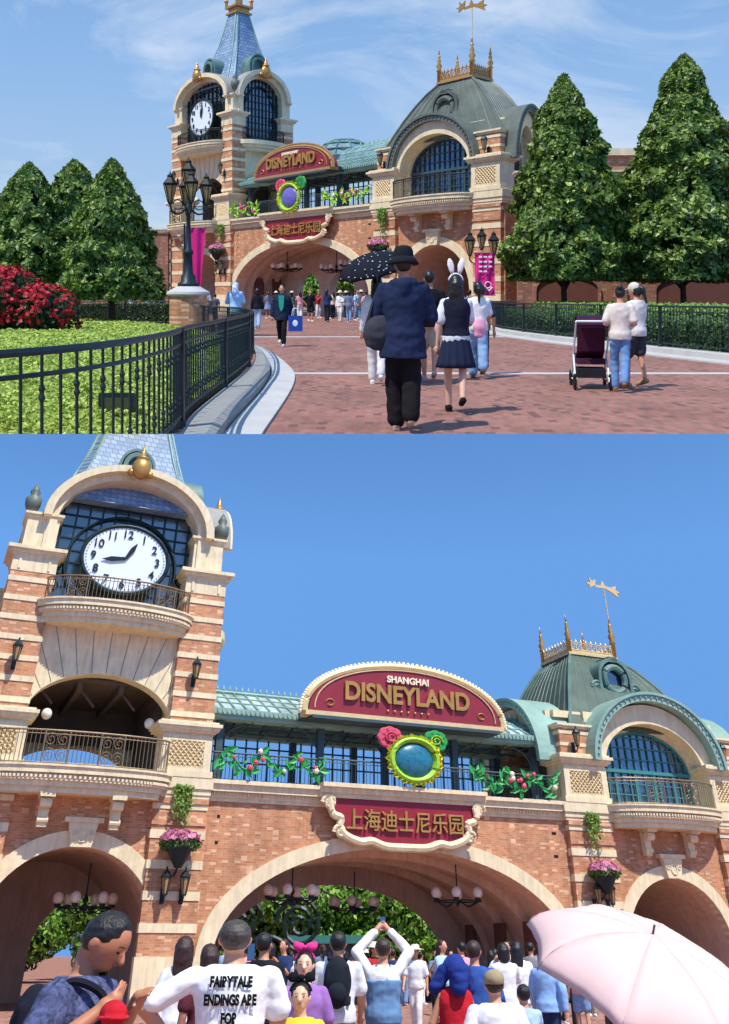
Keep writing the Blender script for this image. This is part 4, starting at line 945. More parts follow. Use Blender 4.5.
# ---------------------------------------------------------------- iron fences
def fence(name, path, label, group, h=1.0, z=.17, every=.13, post_every=2.2, knobs=True, clip=False):
    r = thing(FAR, name, label, 'fence', group)
    P = [Vector((x, y, 0)) for x, y in path]; L = [0]
    for a, b in zip(P, P[1:]): L.append(L[-1]+(b-a).length)
    def at(d):
        for i in range(len(P)-1):
            if d <= L[i+1] or i == len(P)-2: return P[i].lerp(P[i+1], min(1, (d-L[i])/max(1e-6, L[i+1]-L[i])))
    rail = MB()
    for zz, rr in ((z+.1, .02), (z+h-.13, .016), (z+h, .026)): rail.tube([(p.x, p.y, zz) for p in P], rr, 6)
    objs = [part(r, 'rail', rail, M['iron'])]
    bars = MB(); n = int(L[-1]/every)
    for i in range(n):
        p = at((i+.5)*every); bars.tube([(p.x, p.y, z+.02), (p.x, p.y, z+h)], .010, 4)
        if knobs:
            zk = z+h*(.27 if i % 2 else .73); bars.lathe([(.01, zk-.05), (.021, zk-.025), (.011, zk), (.021, zk+.025), (.01, zk+.05)], (p.x, p.y), 5)
    objs.append(part(r, 'bars', bars, M['iron'])); objs[-1]['kind'] = 'stuff'
    k = 0; d = .35
    while d < L[-1]:
        p = at(d); pm = MB(); pm.box(p.x-.035, p.x+.035, p.y-.035, p.y+.035, z-.02, z+h+.02); pm.lathe([(.05, z), (.05, z+.04), (.035, z+.07)], (p.x, p.y), 8); objs.append(part(r, 'post', pm, M['iron'])); d += post_every
    if clip:
        for o in objs: clip_row(o, 434, True)
        for o in objs:
            if not o.data.vertices: bpy.data.objects.remove(o)
    return r
fp = [(p.x-.1, p.y) for p in cubic([(a[0], a[1], 0) for a in kerb_in], 6) if p.y >= 4.3]
fence('iron_fence', fp[:56], 'tall dark green railing curving round the lawn in the left foreground of the upper picture', 'iron railings round the gardens', .88, .17, .165, 3.6, clip=True)
fence('iron_fence', [(p.x+.42, p.y) for p in kr], 'dark railing before the clipped hedge on the right of the upper picture', 'iron railings round the gardens', .98, .15, .13, 3.1, False)
fence('iron_fence', [(-34, 43), (-20, 43.5), (-13, 43), (-8.5, 41.5), (-6.4, 38)], 'distant dark railing behind the brick lamp base and rose bush', 'iron railings round the gardens', 1.05, .1, .14, 2.5, False)
fence('iron_fence', [(5.0, 42.2), (7.2, 41.8)], 'short pale backed railing under the magenta banner', 'iron railings round the gardens', 1.05, .1, .14, 2.0, False)

# ---------------------------------------------------------------- planting
def inside(x, y, poly):
    c = False; j = len(poly)-1
    for i in range(len(poly)):
        xi, yi = poly[i]; xj, yj = poly[j]
        if (yi > y) != (yj > y) and x < (xj-xi)*(y-yi)/(yj-yi)+xi: c = not c
        j = i
    return c
lawn_poly = lawn_edge+[(-40, 41), (-40, 5.1)]
P = []; tries = 0
while len(P) < 125000 and tries < 800000:
    tries += 1; y = 5.5*math.exp(random.random()**.85*math.log(41/5.5)); x = random.uniform(-.47*y-1, -.6)
    if not inside(x, y, lawn_poly): continue
    e = min(1, max(0, (abs(x-np.interp(y, [q[1] for q in kerb_in], [q[0] for q in kerb_in])))/1.2))
    h = .16+.27*e+.05*noise.noise(Vector((x*1.3, y*1.3, 0)))+.06*noise.noise(Vector((x*5, y*5, 3)))
    P.append((x, y, h*(1-.35*random.random()**2)))
P = np.array(P); sz = .015+.0016*P[:, 1]
N = np.tile([0, -.15, 1.0], (len(P), 1))
me = leaf_obj_mesh('ground_cover', [leaves(P, N, sz, .55, .6)], [M['leaflawn']])
o = solo(FAR, 'ground_cover', me, None, None, None, None, 'stuff'); clip_row(o, 434, True)
lw = MB(); g_ = [(x-.35, y) for x, y in lawn_edge]        # dense low mat under the leaves
lw.add([(x, y, .19) for x, y in g_]+[(-40, 41, .3), (-40, 5.1, .3)], [tuple(range(len(g_)+2))]); o = solo(FAR, 'lawn', lw, plain('ground cover stems', '56732a', .9, 0, .35, 9, .6), kind='structure'); clip_row(o, 434, True)

def bush_mesh(name, pts, n, size, mat, core_mat, seed=0, jitter=.6):
    """crown from a list of ellipsoids (cx,cy,cz,rx,ry,rz): leaves near their shells plus a dark core"""
    w = np.array([p[3]*p[5]+p[4]*p[5] for p in pts]); w = w/w.sum(); PP = []; NN = []
    for p, k in zip(pts, (w*n).astype(int)):
        d = rng.normal(0, 1, (k, 3)); d /= np.linalg.norm(d, axis=1, keepdims=True); r = rng.uniform(.72, 1.06, (k, 1))**.7
        PP.append(np.array(p[:3])+d*r*np.array(p[3:])); NN.append(d)
    PP = np.concatenate(PP); NN = np.concatenate(NN)
    keep = PP[:, 2] > .05; PP, NN = PP[keep], NN[keep]
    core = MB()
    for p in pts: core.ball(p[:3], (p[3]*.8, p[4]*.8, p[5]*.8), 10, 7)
    cv = np.array(core.v); cf = core.f
    me = bpy.data.meshes.new(name); V, F = leaves(PP, NN, size, jitter)
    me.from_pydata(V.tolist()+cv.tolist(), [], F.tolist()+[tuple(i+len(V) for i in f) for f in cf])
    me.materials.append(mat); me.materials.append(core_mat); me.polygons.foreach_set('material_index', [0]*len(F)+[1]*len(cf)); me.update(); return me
def conical_crown(name, H, Rd, z0, n, leaf, seed):
    """dense pointed evergreen crown: tiers of drooping leafy boughs round a dark core"""
    rs = np.random.default_rng(seed)
    prof = lambda u: np.clip(1.0*(1-u)**.66*(.80+.20*np.minimum(1, u/.14))*1.04, .03, 1)
    lump = [(rs.uniform(0, 6.28), rs.uniform(0, 1), rs.uniform(.10, .36)) for _ in range(110)]
    u = rs.uniform(0, 1, n)**1.35; a = rs.uniform(0, 2*math.pi, n)
    bulge = np.zeros(n)
    for la, lu, ls in lump:
        da = np.abs((a-la+math.pi) % (2*math.pi)-math.pi)*np.maximum(.25, 1-u); bulge = np.maximum(bulge, np.exp(-(da/.22)**2-((u-lu)/.045)**2)*ls)
    lo = np.array([noise.noise(Vector((math.cos(q)*1.3, math.sin(q)*1.3, w*3.2+seed*7))) for q, w in zip(a.tolist(), u.tolist())])
    fi = np.array([noise.noise(Vector((math.cos(q)*4.5, math.sin(q)*4.5, w*13+seed*3))) for q, w in zip(a.tolist(), u.tolist())])
    ok = fi+rs.uniform(-.25, .25, n) > -.26; a, u, bulge, lo, fi = a[ok], u[ok], bulge[ok], lo[ok], fi[ok]; n = len(u)
    r = Rd*prof(u)*(.80+bulge+.26*lo+.22*np.maximum(0, fi))*rs.uniform(.74, 1.06, n)**.6
    P = np.stack([r*np.cos(a), r*np.sin(a), z0+H*u], 1); P[:, 2] -= .10*bulge*H*.3
    N = np.stack([np.cos(a), np.sin(a), .55+0*a], 1)
    V, F = leaves(P, N, leaf*rs.choice([.55, .8, 1.0, 1.25], n), .75)
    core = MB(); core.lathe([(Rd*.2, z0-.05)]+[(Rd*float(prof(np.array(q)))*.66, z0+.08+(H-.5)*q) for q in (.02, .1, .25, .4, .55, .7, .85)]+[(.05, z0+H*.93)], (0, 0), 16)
    me = bpy.data.meshes.new(name); me.from_pydata(V.tolist()+[list(q) for q in core.v], [], F.tolist()+[tuple(i+len(V) for i in f) for f in core.f])
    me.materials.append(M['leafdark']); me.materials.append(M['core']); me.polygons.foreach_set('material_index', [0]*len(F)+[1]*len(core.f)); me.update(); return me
def trunk_mb(h, r, spread=1.2, z0=0):
    mb = MB(); mb.tube([(0, 0, -.1), (.03, 0, h*.5), (0, .03, h), (0, 0, h+1.2)], [r*1.35, r, r*.85, r*.4], 10)
    for k in range(5):
        a = k*1.26+.4; mb.tube(cubic([(0, 0, h*.72+.1*k), (.35*spread*math.cos(a), .35*spread*math.sin(a), h+.15), (spread*math.cos(a), spread*math.sin(a), h+.9)], 3), [r*.5]*3+[r*.35]*3+[r*.2], 6)
    return mb
CR = {}
def cone_tree(x, y, H, Rd, trunk_h, label, seed, rz=0, n=15000, leaf=.15):
    st = FAR.at(x, y, 0, rz); r = thing(st, 'evergreen_tree', label, 'tree', 'clipped conical evergreen trees')
    part(r, 'trunk', trunk_mb(trunk_h, .13, Rd*.45), M['bark'])
    part(r, 'crown', conical_crown('crown', H-trunk_h, Rd, trunk_h, n, leaf, seed), None)
cone_tree(8.45, 38.2, 10.75, 2.85, 2.1, 'tall conical evergreen nearest the domed pavilion on the right of the upper picture', 1, 0, 50000, .13)
cone_tree(13.75, 38.8, 11.75, 3.45, 2.1, 'tallest conical evergreen at the right edge of the upper picture', 2, 1, 58000, .13)
cone_tree(-9.95, 35.5, 6.75, 2.1, 1.3, 'conical evergreen nearest the clock tower on the left of the upper picture', 3, 2, 22000, .125)
cone_tree(-12.4, 38.5, 7.2, 2.5, 1.4, 'middle of the three conical evergreens left of the clock tower', 4, 3, 20000, .125)
cone_tree(-14.0, 37.6, 6.9, 2.5, 1.3, 'leftmost conical evergreen behind the red rose bush', 5, 4, 20000, .125)
# rose bush
st = FAR.at(-9.75, 26.0, .28); rb = thing(st, 'rose_bush', 'large red rose bush at the left edge of the upper picture', 'rose bush')
el_ = [(-2.2, 0, .8, 1.6, 1.3, 1.0), (-.8, .2, .9, 1.3, 1.2, .95), (.4, 0, .62, 1.15, 1.0, .75), (-3.6, .3, .8, 1.5, 1.3, 1.0)]
part(rb, 'leaves', bush_mesh('leaves', el_, 7000, .09, M['leafrose'], M['core']), None)
Q = []; NN = []
for k in range(520):
    p = random.choice(el_); d = Vector((random.gauss(0, 1), random.gauss(0, 1)-.6, random.gauss(0, 1)+.9)).normalized(); c = Vector(p[:3])+Vector((d.x*p[3], d.y*p[4], d.z*p[5]))*1.06
    for j in range(6): Q.append(c+Vector((random.gauss(0, .05), random.gauss(0, .05), random.gauss(0, .04)))); NN.append(d)
part(rb, 'blossoms', leaf_obj_mesh('blossoms', [leaves(np.array([tuple(q) for q in Q]), np.array([tuple(q) for q in NN]), .062, .7, .9)], [M['petalred']]), None)
# clipped hedge beside the plaza
def hedge(pts, w, z0, h, label, mat, n, size, top=None):
    r = thing(FAR, 'hedge', label, 'hedge', 'clipped hedges')
    P = [Vector(p) for p in pts]; L = [0]
    for a, b in zip(P, P[1:]): L.append(L[-1]+(b-a).length)
    def at(d):
        for i in range(len(P)-1):
            if d <= L[i+1] or i == len(P)-2: return P[i].lerp(P[i+1], (d-L[i])/max(1e-6, L[i+1]-L[i]))
    core = MB(); core.loft([[(p.x+.1, p.y, z0), (p.x+.1, p.y, z0+h-.12), (p.x+w-.1, p.y+.1, z0+h-.12), (p.x+w-.1, p.y+.1, z0)] for p in P]); part(r, 'shade_core', core, M['core'])  # solid core whose dark colour stands for the shade inside the hedge
    X = []; N = []
    for k in range(n):
        p = at(random.random()*L[-1]); t = random.random()
        if t < .5: X.append((p.x+random.uniform(-.06, .12), p.y, z0+random.uniform(0, h))); N.append((-1, -.6, .3))
        else: X.append((p.x+random.uniform(0, w), p.y+.02, z0+h-random.uniform(-.05, .12)+.05*noise.noise(Vector((p.x*2, p.y*2, 0))))); N.append((-.3, -.4, 1))
    part(r, 'foliage', leaf_obj_mesh('foliage', [leaves(np.array(X), np.array(N), size, .7)], [mat]), None)
hedge([(p.x+.75, p.y+.2, 0) for p in kr[4:]], 1.3, .1, .72, 'low dark clipped hedge right behind the plaza railing', M['leafhedge'], 15000, .05)
hedge([(p.x+2.2, p.y+.8, 0) for p in kr[2:]], 3.4, .1, .98, 'wide paler clipped hedge in front of the brick wall', M['leafhedgetop'], 15000, .06)
hedge([(-30, 45.5, 0), (-12.4, 45.5, 0), (-9.4, 45.0, 0)], 1.0, .0, 1.0, 'far clipped hedge behind the distant railing on the left', M['leafhedge'], 5000, .08)
# ---------------------------------------------------------------- garden walls
def garden_wall(x0, y0, x1, y1, h, label, arches, st0=FAR):
    d = Vector((x1-x0, y1-y0, 0)); L_ = d.length; st = st0.at(x0, y0, 0, math.atan2(d.y, d.x)); r = thing(st, 'brick_wall', label, 'wall')
    part(r, 'wall', MB().box(0, L_, 0, .5, 0, h), M['brick_dark'])
    mb = MB(); moulding(mb, 0, L_, 0, .5, h, [(.12, .05), (.16, .14), (.1, .2)]); part(r, 'coping', mb, M['stone'])
    for c, hw in arches:
        mb = MB(); arch_band(mb, c, hw, 1.7, .7, .14, -.12, .0, 0, 20, .14); part(r, 'blind_arch', mb, M['brick_dark'])
        part(r, 'arch_panel', arch_fill(MB(), c, hw, 1.7, .7, 0, -.02, .0), M['maroon'])
    for x in range(5, int(L_), 8): part(r, 'pilaster', MB().box(x-.3, x+.3, -.14, -.002, 0, h-.01), M['brick_dark'])
garden_wall(7.6, 44.6, 44, 42.0, 7.2, 'long brick garden wall with blind arches behind the right hand trees', [(2.4, 1.5), (8.9, 2.2), (12.9, 1.5), (17.2, 1.8), (22.2, 1.8)])
garden_wall(-44, 74, -15.6, 71.4, 6.4, 'plain brick wall running left from the clock tower', [])
mb = MB(); mb.box(14.6, 24, 47, 53, 7.6, 8.9)
bl_ = thing(FAR.at(0, 0), 'roof_block', 'orange brick upper storey glimpsed between the right hand trees', 'building'); part(bl_, 'wall', MB().box(10.5, 20, 46.2, 53, 0, 8.6), M['brick']); part(bl_, 'cornice', MB().box(10.3, 20.2, 46, 53.2, 8.6, 8.95), M['stone'])
b2 = thing(FAR.at(0, 0), 'distant_building', 'brown building edge far left behind the trees in the upper picture', 'building'); part(b2, 'wall', MB().box(-40, -29.6, 74, 84, 0, 9.5), M['brick_dark']); part(b2, 'roof', MB().box(-40.2, -29.4, 73.8, 84.2, 9.5, 9.9), M['slate'])
# ---------------------------------------------------------------- lamps and banners
def lantern_head(parent, x, y, z, s=1.0):
    f = MB(); f.lathe([(.03*s, z-.1*s), (.1*s, z-.04*s), (.09*s, z)], (x, y), 6); f.lathe([(.25*s, z+.62*s), (.27*s, z+.68*s), (.14*s, z+.84*s), (.1*s, z+.9*s), (.12*s, z+.96*s), (.03*s, z+1.05*s), (.0, z+1.16*s)], (x, y), 6)
    for k in range(6): a = k*math.pi/3; f.tube([(x+.09*s*math.cos(a), y+.09*s*math.sin(a), z), (x+.24*s*math.cos(a), y+.24*s*math.sin(a), z+.62*s)], .017*s, 4)
    h = part(parent, 'lantern', f, M['blackiron']); part(h, 'lamp_glass', MB().lathe([(.07*s, z+.01), (.215*s, z+.6*s)], (x, y), 6), M['lantern'])
lp = thing(FAR.at(-5.87, 30, .0), 'street_lamp', 'ornate five lantern street lamp on a round brick pedestal before the clock tower', 'street lamp', 'ornate lantern lamps')
part(lp, 'pedestal', MB().lathe([(.62, 0), (.62, 1.38)], (0, 0), 28), M['brick'])
part(lp, 'pedestal_cap', MB().lathe([(.66, 1.385), (.72, 1.44), (.70, 1.52), (.45, 1.66), (.40, 1.7)], (0, 0), 28), M['granite'])
part(lp, 'post', MB().lathe([(.36, 1.7), (.36, 1.8), (.26, 1.86), (.24, 2.05), (.15, 2.15), (.13, 2.75), (.17, 2.8), (.17, 2.87), (.10, 2.95), (.075, 3.6), (.065, 4.2), (.11, 4.25), (.11, 4.35), (.07, 4.4), (.07, 4.9), (.12, 5.0), (.05, 5.1)], (0, 0), 14), M['iron'], True)
arm = MB()
for k in range(4):
    a = k*math.pi/2+.35; c, s = math.cos(a), math.sin(a); arm.tube(cubic([(0, 0, 4.35), (.3*c, .3*s, 4.12), (.54*c, .54*s, 4.2), (.6*c, .6*s, 4.45)]), .035, 6)
    arm.tube([((.35+.16*math.cos(q*.5))*c, (.35+.16*math.cos(q*.5))*s, 4.42+.16*math.sin(q*.5)) for q in range(12)], .022, 5)
part(lp, 'arm', arm, M['iron'])
for k in range(4): a = k*math.pi/2+.35; lantern_head(lp, .6*math.cos(a), .6*math.sin(a), 4.5, .9)
lantern_head(lp, 0, 0, 4.95, .95)
l2 = thing(FAR.at(4.95, 38.0, 0), 'street_lamp', 'dark lantern lamp post carrying the magenta banner beside the right arch', 'street lamp', 'ornate lantern lamps')
part(l2, 'post', MB().lathe([(.2, 0), (.2, .3), (.12, .4), (.08, 1.2), (.06, 2.6), (.1, 2.7), (.05, 3.2)], (0, 0), 12), M['iron'], True)
arm = MB()
for s in (-1, 1): arm.tube(cubic([(0, 0, 2.9), (s*.25, 0, 2.75), (s*.5, 0, 2.9), (s*.5, 0, 3.15)]), .03, 6)
part(l2, 'arm', arm, M['iron']); lantern_head(l2, -.5, 0, 3.15, .9); lantern_head(l2, .5, 0, 3.15, .9); lantern_head(l2, 0, 0, 3.4, .8)
def banner(st, w, h, z, label, cat='banner', rot=0, text=None):
    r = thing(st, 'banner', label, cat, 'magenta banners'); n = 14; mb = MB()
    mb.loft([[(-w/2+w*k/n, .05*math.sin(k*.9+i*.7), z+h*(1-i/8)) for k in range(n+1)] for i in range(9)], closed=False); part(r, 'cloth', mb, M['magenta'], True)
    part(r, 'rod', MB().tube([(-w/2-.06, 0, z+h), (w/2+.06, 0, z+h)], .02, 5).tube([(-w/2-.06, 0, z), (w/2+.06, 0, z)], .015, 5), M['iron']); return r
bn = banner(FAR.at(5.0, 37.4, 0), .82, 1.75, 1.42, 'magenta banner with white lettering hung on the right lamp post')
tx = MB()
for i in range(4): 
    for k in range(3-(i == 3)): tx.box(-.26+.2*k, -.12+.2*k, -.1, -.085, 2.98-.2*i, 3.05-.2*i)
tx.tube([(.12+.13*math.cos(k*.5), -.1, 1.85+.13*math.sin(k*.5)) for k in range(13)], .018, 4); tx.tube([(-.1, -.1, 1.55), (0, -.1, 1.8), (.16, -.1, 1.6), (.3, -.1, 1.75)], .03, 4)
part(bn, 'lettering', tx, M['white'])
pn = thing(FAR.at(-6.9, 36.5, 0), 'banner', 'long magenta pennant hanging behind the lamp post before the tower arch', 'banner', 'magenta banners')
mb = MB(); mb.loft([[(-.36*f+.72*f*k/8+.1, .06*math.sin(k*1.2), z) for k in range(9)] for z, f in ((4.15, 1.0), (3.4, .85), (2.6, .62), (1.9, .45), (1.35, .4))], closed=False); part(pn, 'cloth', mb, M['magenta'], True)
part(pn, 'pole', MB().tube([(-.4, 0, 0), (-.4, 0, 4.3)], .04, 8).tube([(-.42, 0, 4.15), (.5, 0, 4.15)], .025, 6), M['iron'])
fl_ = thing(FAR.at(-12.5, 38.0, 0), 'flag', 'small pink flag sticking up over the rose bush', 'flag'); part(fl_, 'pole', MB().tube([(0, 0, 0), (0, 0, 2.5)], .02, 6), M['white']); part(fl_, 'cloth', MB().loft([[(.02+.45*k/6, .05*math.sin(k), z) for k in range(7)] for z in (2.5, 2.2, 1.95)], closed=False), M['pinkpaper'], True)
# garden floodlight seen through the railing
fd = thing(FAR.at(-2.25, 8.25, .1), 'garden_spotlight', 'small dark box floodlight standing in the ground cover behind the railing', 'spotlight')
part(fd, 'housing', MB().box(-.14, .14, -.08, .12, .12, .36).box(-.16, .16, -.1, -.08, .10, .38), M['iron']); part(fd, 'lens', MB().box(-.12, .12, -.115, -.101, .14, .34), M['darkglass']); part(fd, 'bracket', MB().box(-.03, .03, 0, .05, -.1, .12), M['iron'])
# ---------------------------------------------------------------- behind the near gate
def park_tree(st, H, Rd, label, seed, group='park trees behind the gate', n=12000, leaf=.19):
    rs = random.Random(seed); r = thing(st, 'park_tree', label, 'tree', group)
    part(r, 'trunk', trunk_mb(H*.32, .2, Rd*.5), M['bark'])
    el = [(rs.uniform(-.5, .5)*Rd, rs.uniform(-.5, .5)*Rd, H*rs.uniform(.22, .82), Rd*rs.uniform(.45, .68), Rd*rs.uniform(.45, .68), H*rs.uniform(.15, .24)) for _ in range(13)]
    part(r, 'crown', bush_mesh('crown', el, n, leaf, M['leafpark'], M['core']), None)
spots = [(-27, 73, 6.0, 4.2, 'low leafy tree at far left through the tower arch of the lower picture'), (-15.5, 72, 5.6, 4.0, 'low leafy tree seen between tower arch and main arch in the lower picture'), (-9.5, 73, 5.4, 3.8, 'low leafy tree beside the iron scrolls in the lower picture'), (-3.8, 72, 5.6, 4.0, 'low leafy tree behind the kiosk in the lower picture'), (2.0, 73, 5.4, 3.8, 'low leafy tree right of the kiosk in the lower picture'), (7.5, 72, 5.6, 4.0, 'low leafy tree by the right passage wall in the lower picture'), (-19.5, 86, 9.0, 4.2, 'leafy park tree seen through the left arch of the lower picture'), (-12.5, 80, 8.6, 4.5, 'park tree seen at the left foot of the main arch'), (-7.0, 84, 9.4, 4.6, 'round park tree left of centre behind the main arch'), (-1.5, 79, 8.4, 4.4, 'bright park tree in the centre behind the main arch'), (4.0, 83, 9.2, 4.6, 'park tree right of centre behind the main arch'), (9.6, 80, 8.0, 4.4, 'park tree at the right foot of the main arch in the lower picture'), (-24, 78, 8.2, 4.0, 'park tree at the left edge of the lower picture behind the tower arch'), (15, 84, 8.8, 4.4, 'park tree behind the right passage wall')]
for i, (x, y, h, r_, lb) in enumerate(spots): park_tree(NEAR.at(x, y), h, r_, lb, i)
gx = G_far
park_tree(gx.at(-22, 19), 6.5, 3.6, 'green tree glimpsed through the far main arch in the upper picture', 31)
park_tree(gx.at(-15.5, 21), 7.0, 3.6, 'second green tree behind the far main arch in the upper picture', 32)
park_tree(gx.at(-9.5, 21), 6.0, 3.4, 'green tree behind the right of the far passage in the upper picture', 33)
sw_ = thing(NEAR.at(-5.6, 62), 'scroll_ornament', 'dark green iron scroll ornament seen through the main arch', 'ornament'); mb = MB()
for cx, cz, s in ((-1.5, 3.1, 1.0), (1.9, 3.0, -1.0)): mb.tube([(cx+s*(1.3-k*.03)*math.cos(k*.42), 0, cz+(1.3-k*.03)*math.sin(k*.42)) for k in range(38)], .13, 6); mb.tube([(cx, 0, cz-1.3), (cx, 0, 0)], .1, 6)
mb.tube(cubic([(-1.5, 0, 1.8), (.2, 0, 2.4), (1.9, 0, 1.7)]), .12, 6); part(sw_, 'scroll', mb, M['iron'])
for i, (x, y, lb) in enumerate(((-2.0, 66, 'low ticket kiosk with a teal roof band in the middle of the main arch'),)):
    k = thing(NEAR.at(x, y), 'kiosk', lb, 'kiosk'); part(k, 'body', MB().box(-2.2, 2.2, 0, 1.5, 0, 2.1), M['steel']); part(k, 'roof', MB().box(-2.5, 2.5, -.3, 1.8, 2.1, 2.5), M['teal']); part(k, 'counter', MB().box(-2.0, 2.0, -.25, 0, 1.0, 1.1), M['granite'])
def barrier(st, label):
    r = thing(st, 'ticket_barrier', label, 'ticket barrier', 'dark ticket barriers inside the main arch'); part(r, 'cabinet', MB().box(-.16, .16, -.7, .7, 0, 1.0), M['blackiron']); part(r, 'top', MB().box(-.18, .18, -.72, .72, 1.0, 1.05), M['granite_dark']); return r
for i in range(7): barrier(G_near.at(-5+1.75*i, 5.0), ('leftmost', 'second', 'third', 'fourth', 'fifth', 'sixth', 'rightmost')[i]+' dark ticket barrier inside the main arch, counted from the left')
bb_ = thing(NEAR.at(-11.3, 55, 0), 'information_board', 'blue and white information board standing inside the left arch', 'board'); part(bb_, 'panel', MB().box(-.5, .5, 0, .08, 1.9, 4.1), plain('pale blue board', '9fc3e0', .5)); part(bb_, 'post', MB().box(-.05, .05, .02, .1, 0, 1.9), M['steel'])
# near spire is cut where the lower photograph's frame ends
for o in bpy.data.objects:
    if o.type == 'MESH' and o.name.split('.')[0] in ('spire', 'spire_rib') and o.users_collection[0] == col_near: clip_row(o, 434, False)
# ---------------------------------------------------------------- people
def remesh(mb, voxel, smooth=2):
    me = mb.mesh('t', []); o = bpy.data.objects.new('t', me); scene.collection.objects.link(o)
    m = o.modifiers.new('r', 'REMESH'); m.mode = 'VOXEL'; m.voxel_size = voxel
    if smooth: s = o.modifiers.new('s', 'SMOOTH'); s.iterations = smooth; s.factor = .5
    dg = bpy.context.evaluated_depsgraph_get(); dg.update(); r = bpy.data.meshes.new_from_object(o.evaluated_get(dg)); bpy.data.objects.remove(o)
    r.polygons.foreach_set('use_smooth', [True]*len(r.polygons)); r.materials.clear(); return r
def wrinkle(me, amp, seed=0, freq=7):
    n0 = len(me.vertices); co = np.empty(n0*3); no = np.empty(n0*3); me.vertices.foreach_get('co', co); me.vertices.foreach_get('normal', no); co = co.reshape(-1, 3); no = no.reshape(-1, 3); ds = np.empty(n0)
    for i, q in enumerate(co.tolist()):
        p = Vector(q); n = noise.noise(Vector((p.x*freq+seed, p.y*freq, p.z*freq*1.7)))+.5*noise.noise(Vector((p.x*freq*2.3, p.y*freq*2.3+seed, p.z*freq*2.6)))
        ds[i] = n*amp
    me.vertices.foreach_set('co', (co+no*ds[:, None]).ravel()); me.update(); return me
def torso_rings(sc, infl, z0, z1):
    S = [(.86, .150, .110, -.01), (.95, .165, .118, -.012), (1.06, .140, .100, 0), (1.18, .150, .108, .005), (1.30, .168, .115, .004), (1.39, .165, .095, -.004), (1.445, .115, .075, -.010), (1.475, .062, .060, -.008)]
    out = []
    zs = np.linspace(z0, z1, 12)
    for z in zs:
        rx = np.interp(z, [q[0] for q in S], [q[1] for q in S]); ry = np.interp(z, [q[0] for q in S], [q[2] for q in S]); yo = np.interp(z, [q[0] for q in S], [q[3] for q in S])
        out.append([((rx+infl)*math.cos(a)*(1 if abs(math.cos(a)) < .99 else 1), (ry+infl)*math.sin(a)+yo, z) for a in np.linspace(0, 2*math.pi, 20, endpoint=False)])
    return out
ARM = {  # elbow and wrist measured from the shoulder; x is outward, y ahead, z up
 'down': ((.05, -.03, -.28), (.07, .03, -.53)), 'swing': ((.05, -.10, -.27), (.06, -.10, -.52)), 'fore': ((.05, .06, -.27), (.04, .22, -.46)),
 'phone': ((.04, .12, -.24), (-.05, .33, -.04)), 'up': ((.13, .10, .20), (-.07, .18, .42)), 'push': ((.06, -.04, -.27), (.0, .22, -.30)),
 'hip': ((.24, -.02, -.20), (.10, .05, -.40)), 'look': ((.07, .05, -.28), (-.06, .28, -.27)), 'hold': ((.03, .08, -.27), (-.10, .24, -.16)), 'face': ((.08, .14, -.20), (-.08, .17, .05)), 'read': ((.10, -.02, -.26), (-.05, .15, -.07)), 'umb': ((.05, .08, -.26), (-.02, .20, -.02))}
PCACHE = {}
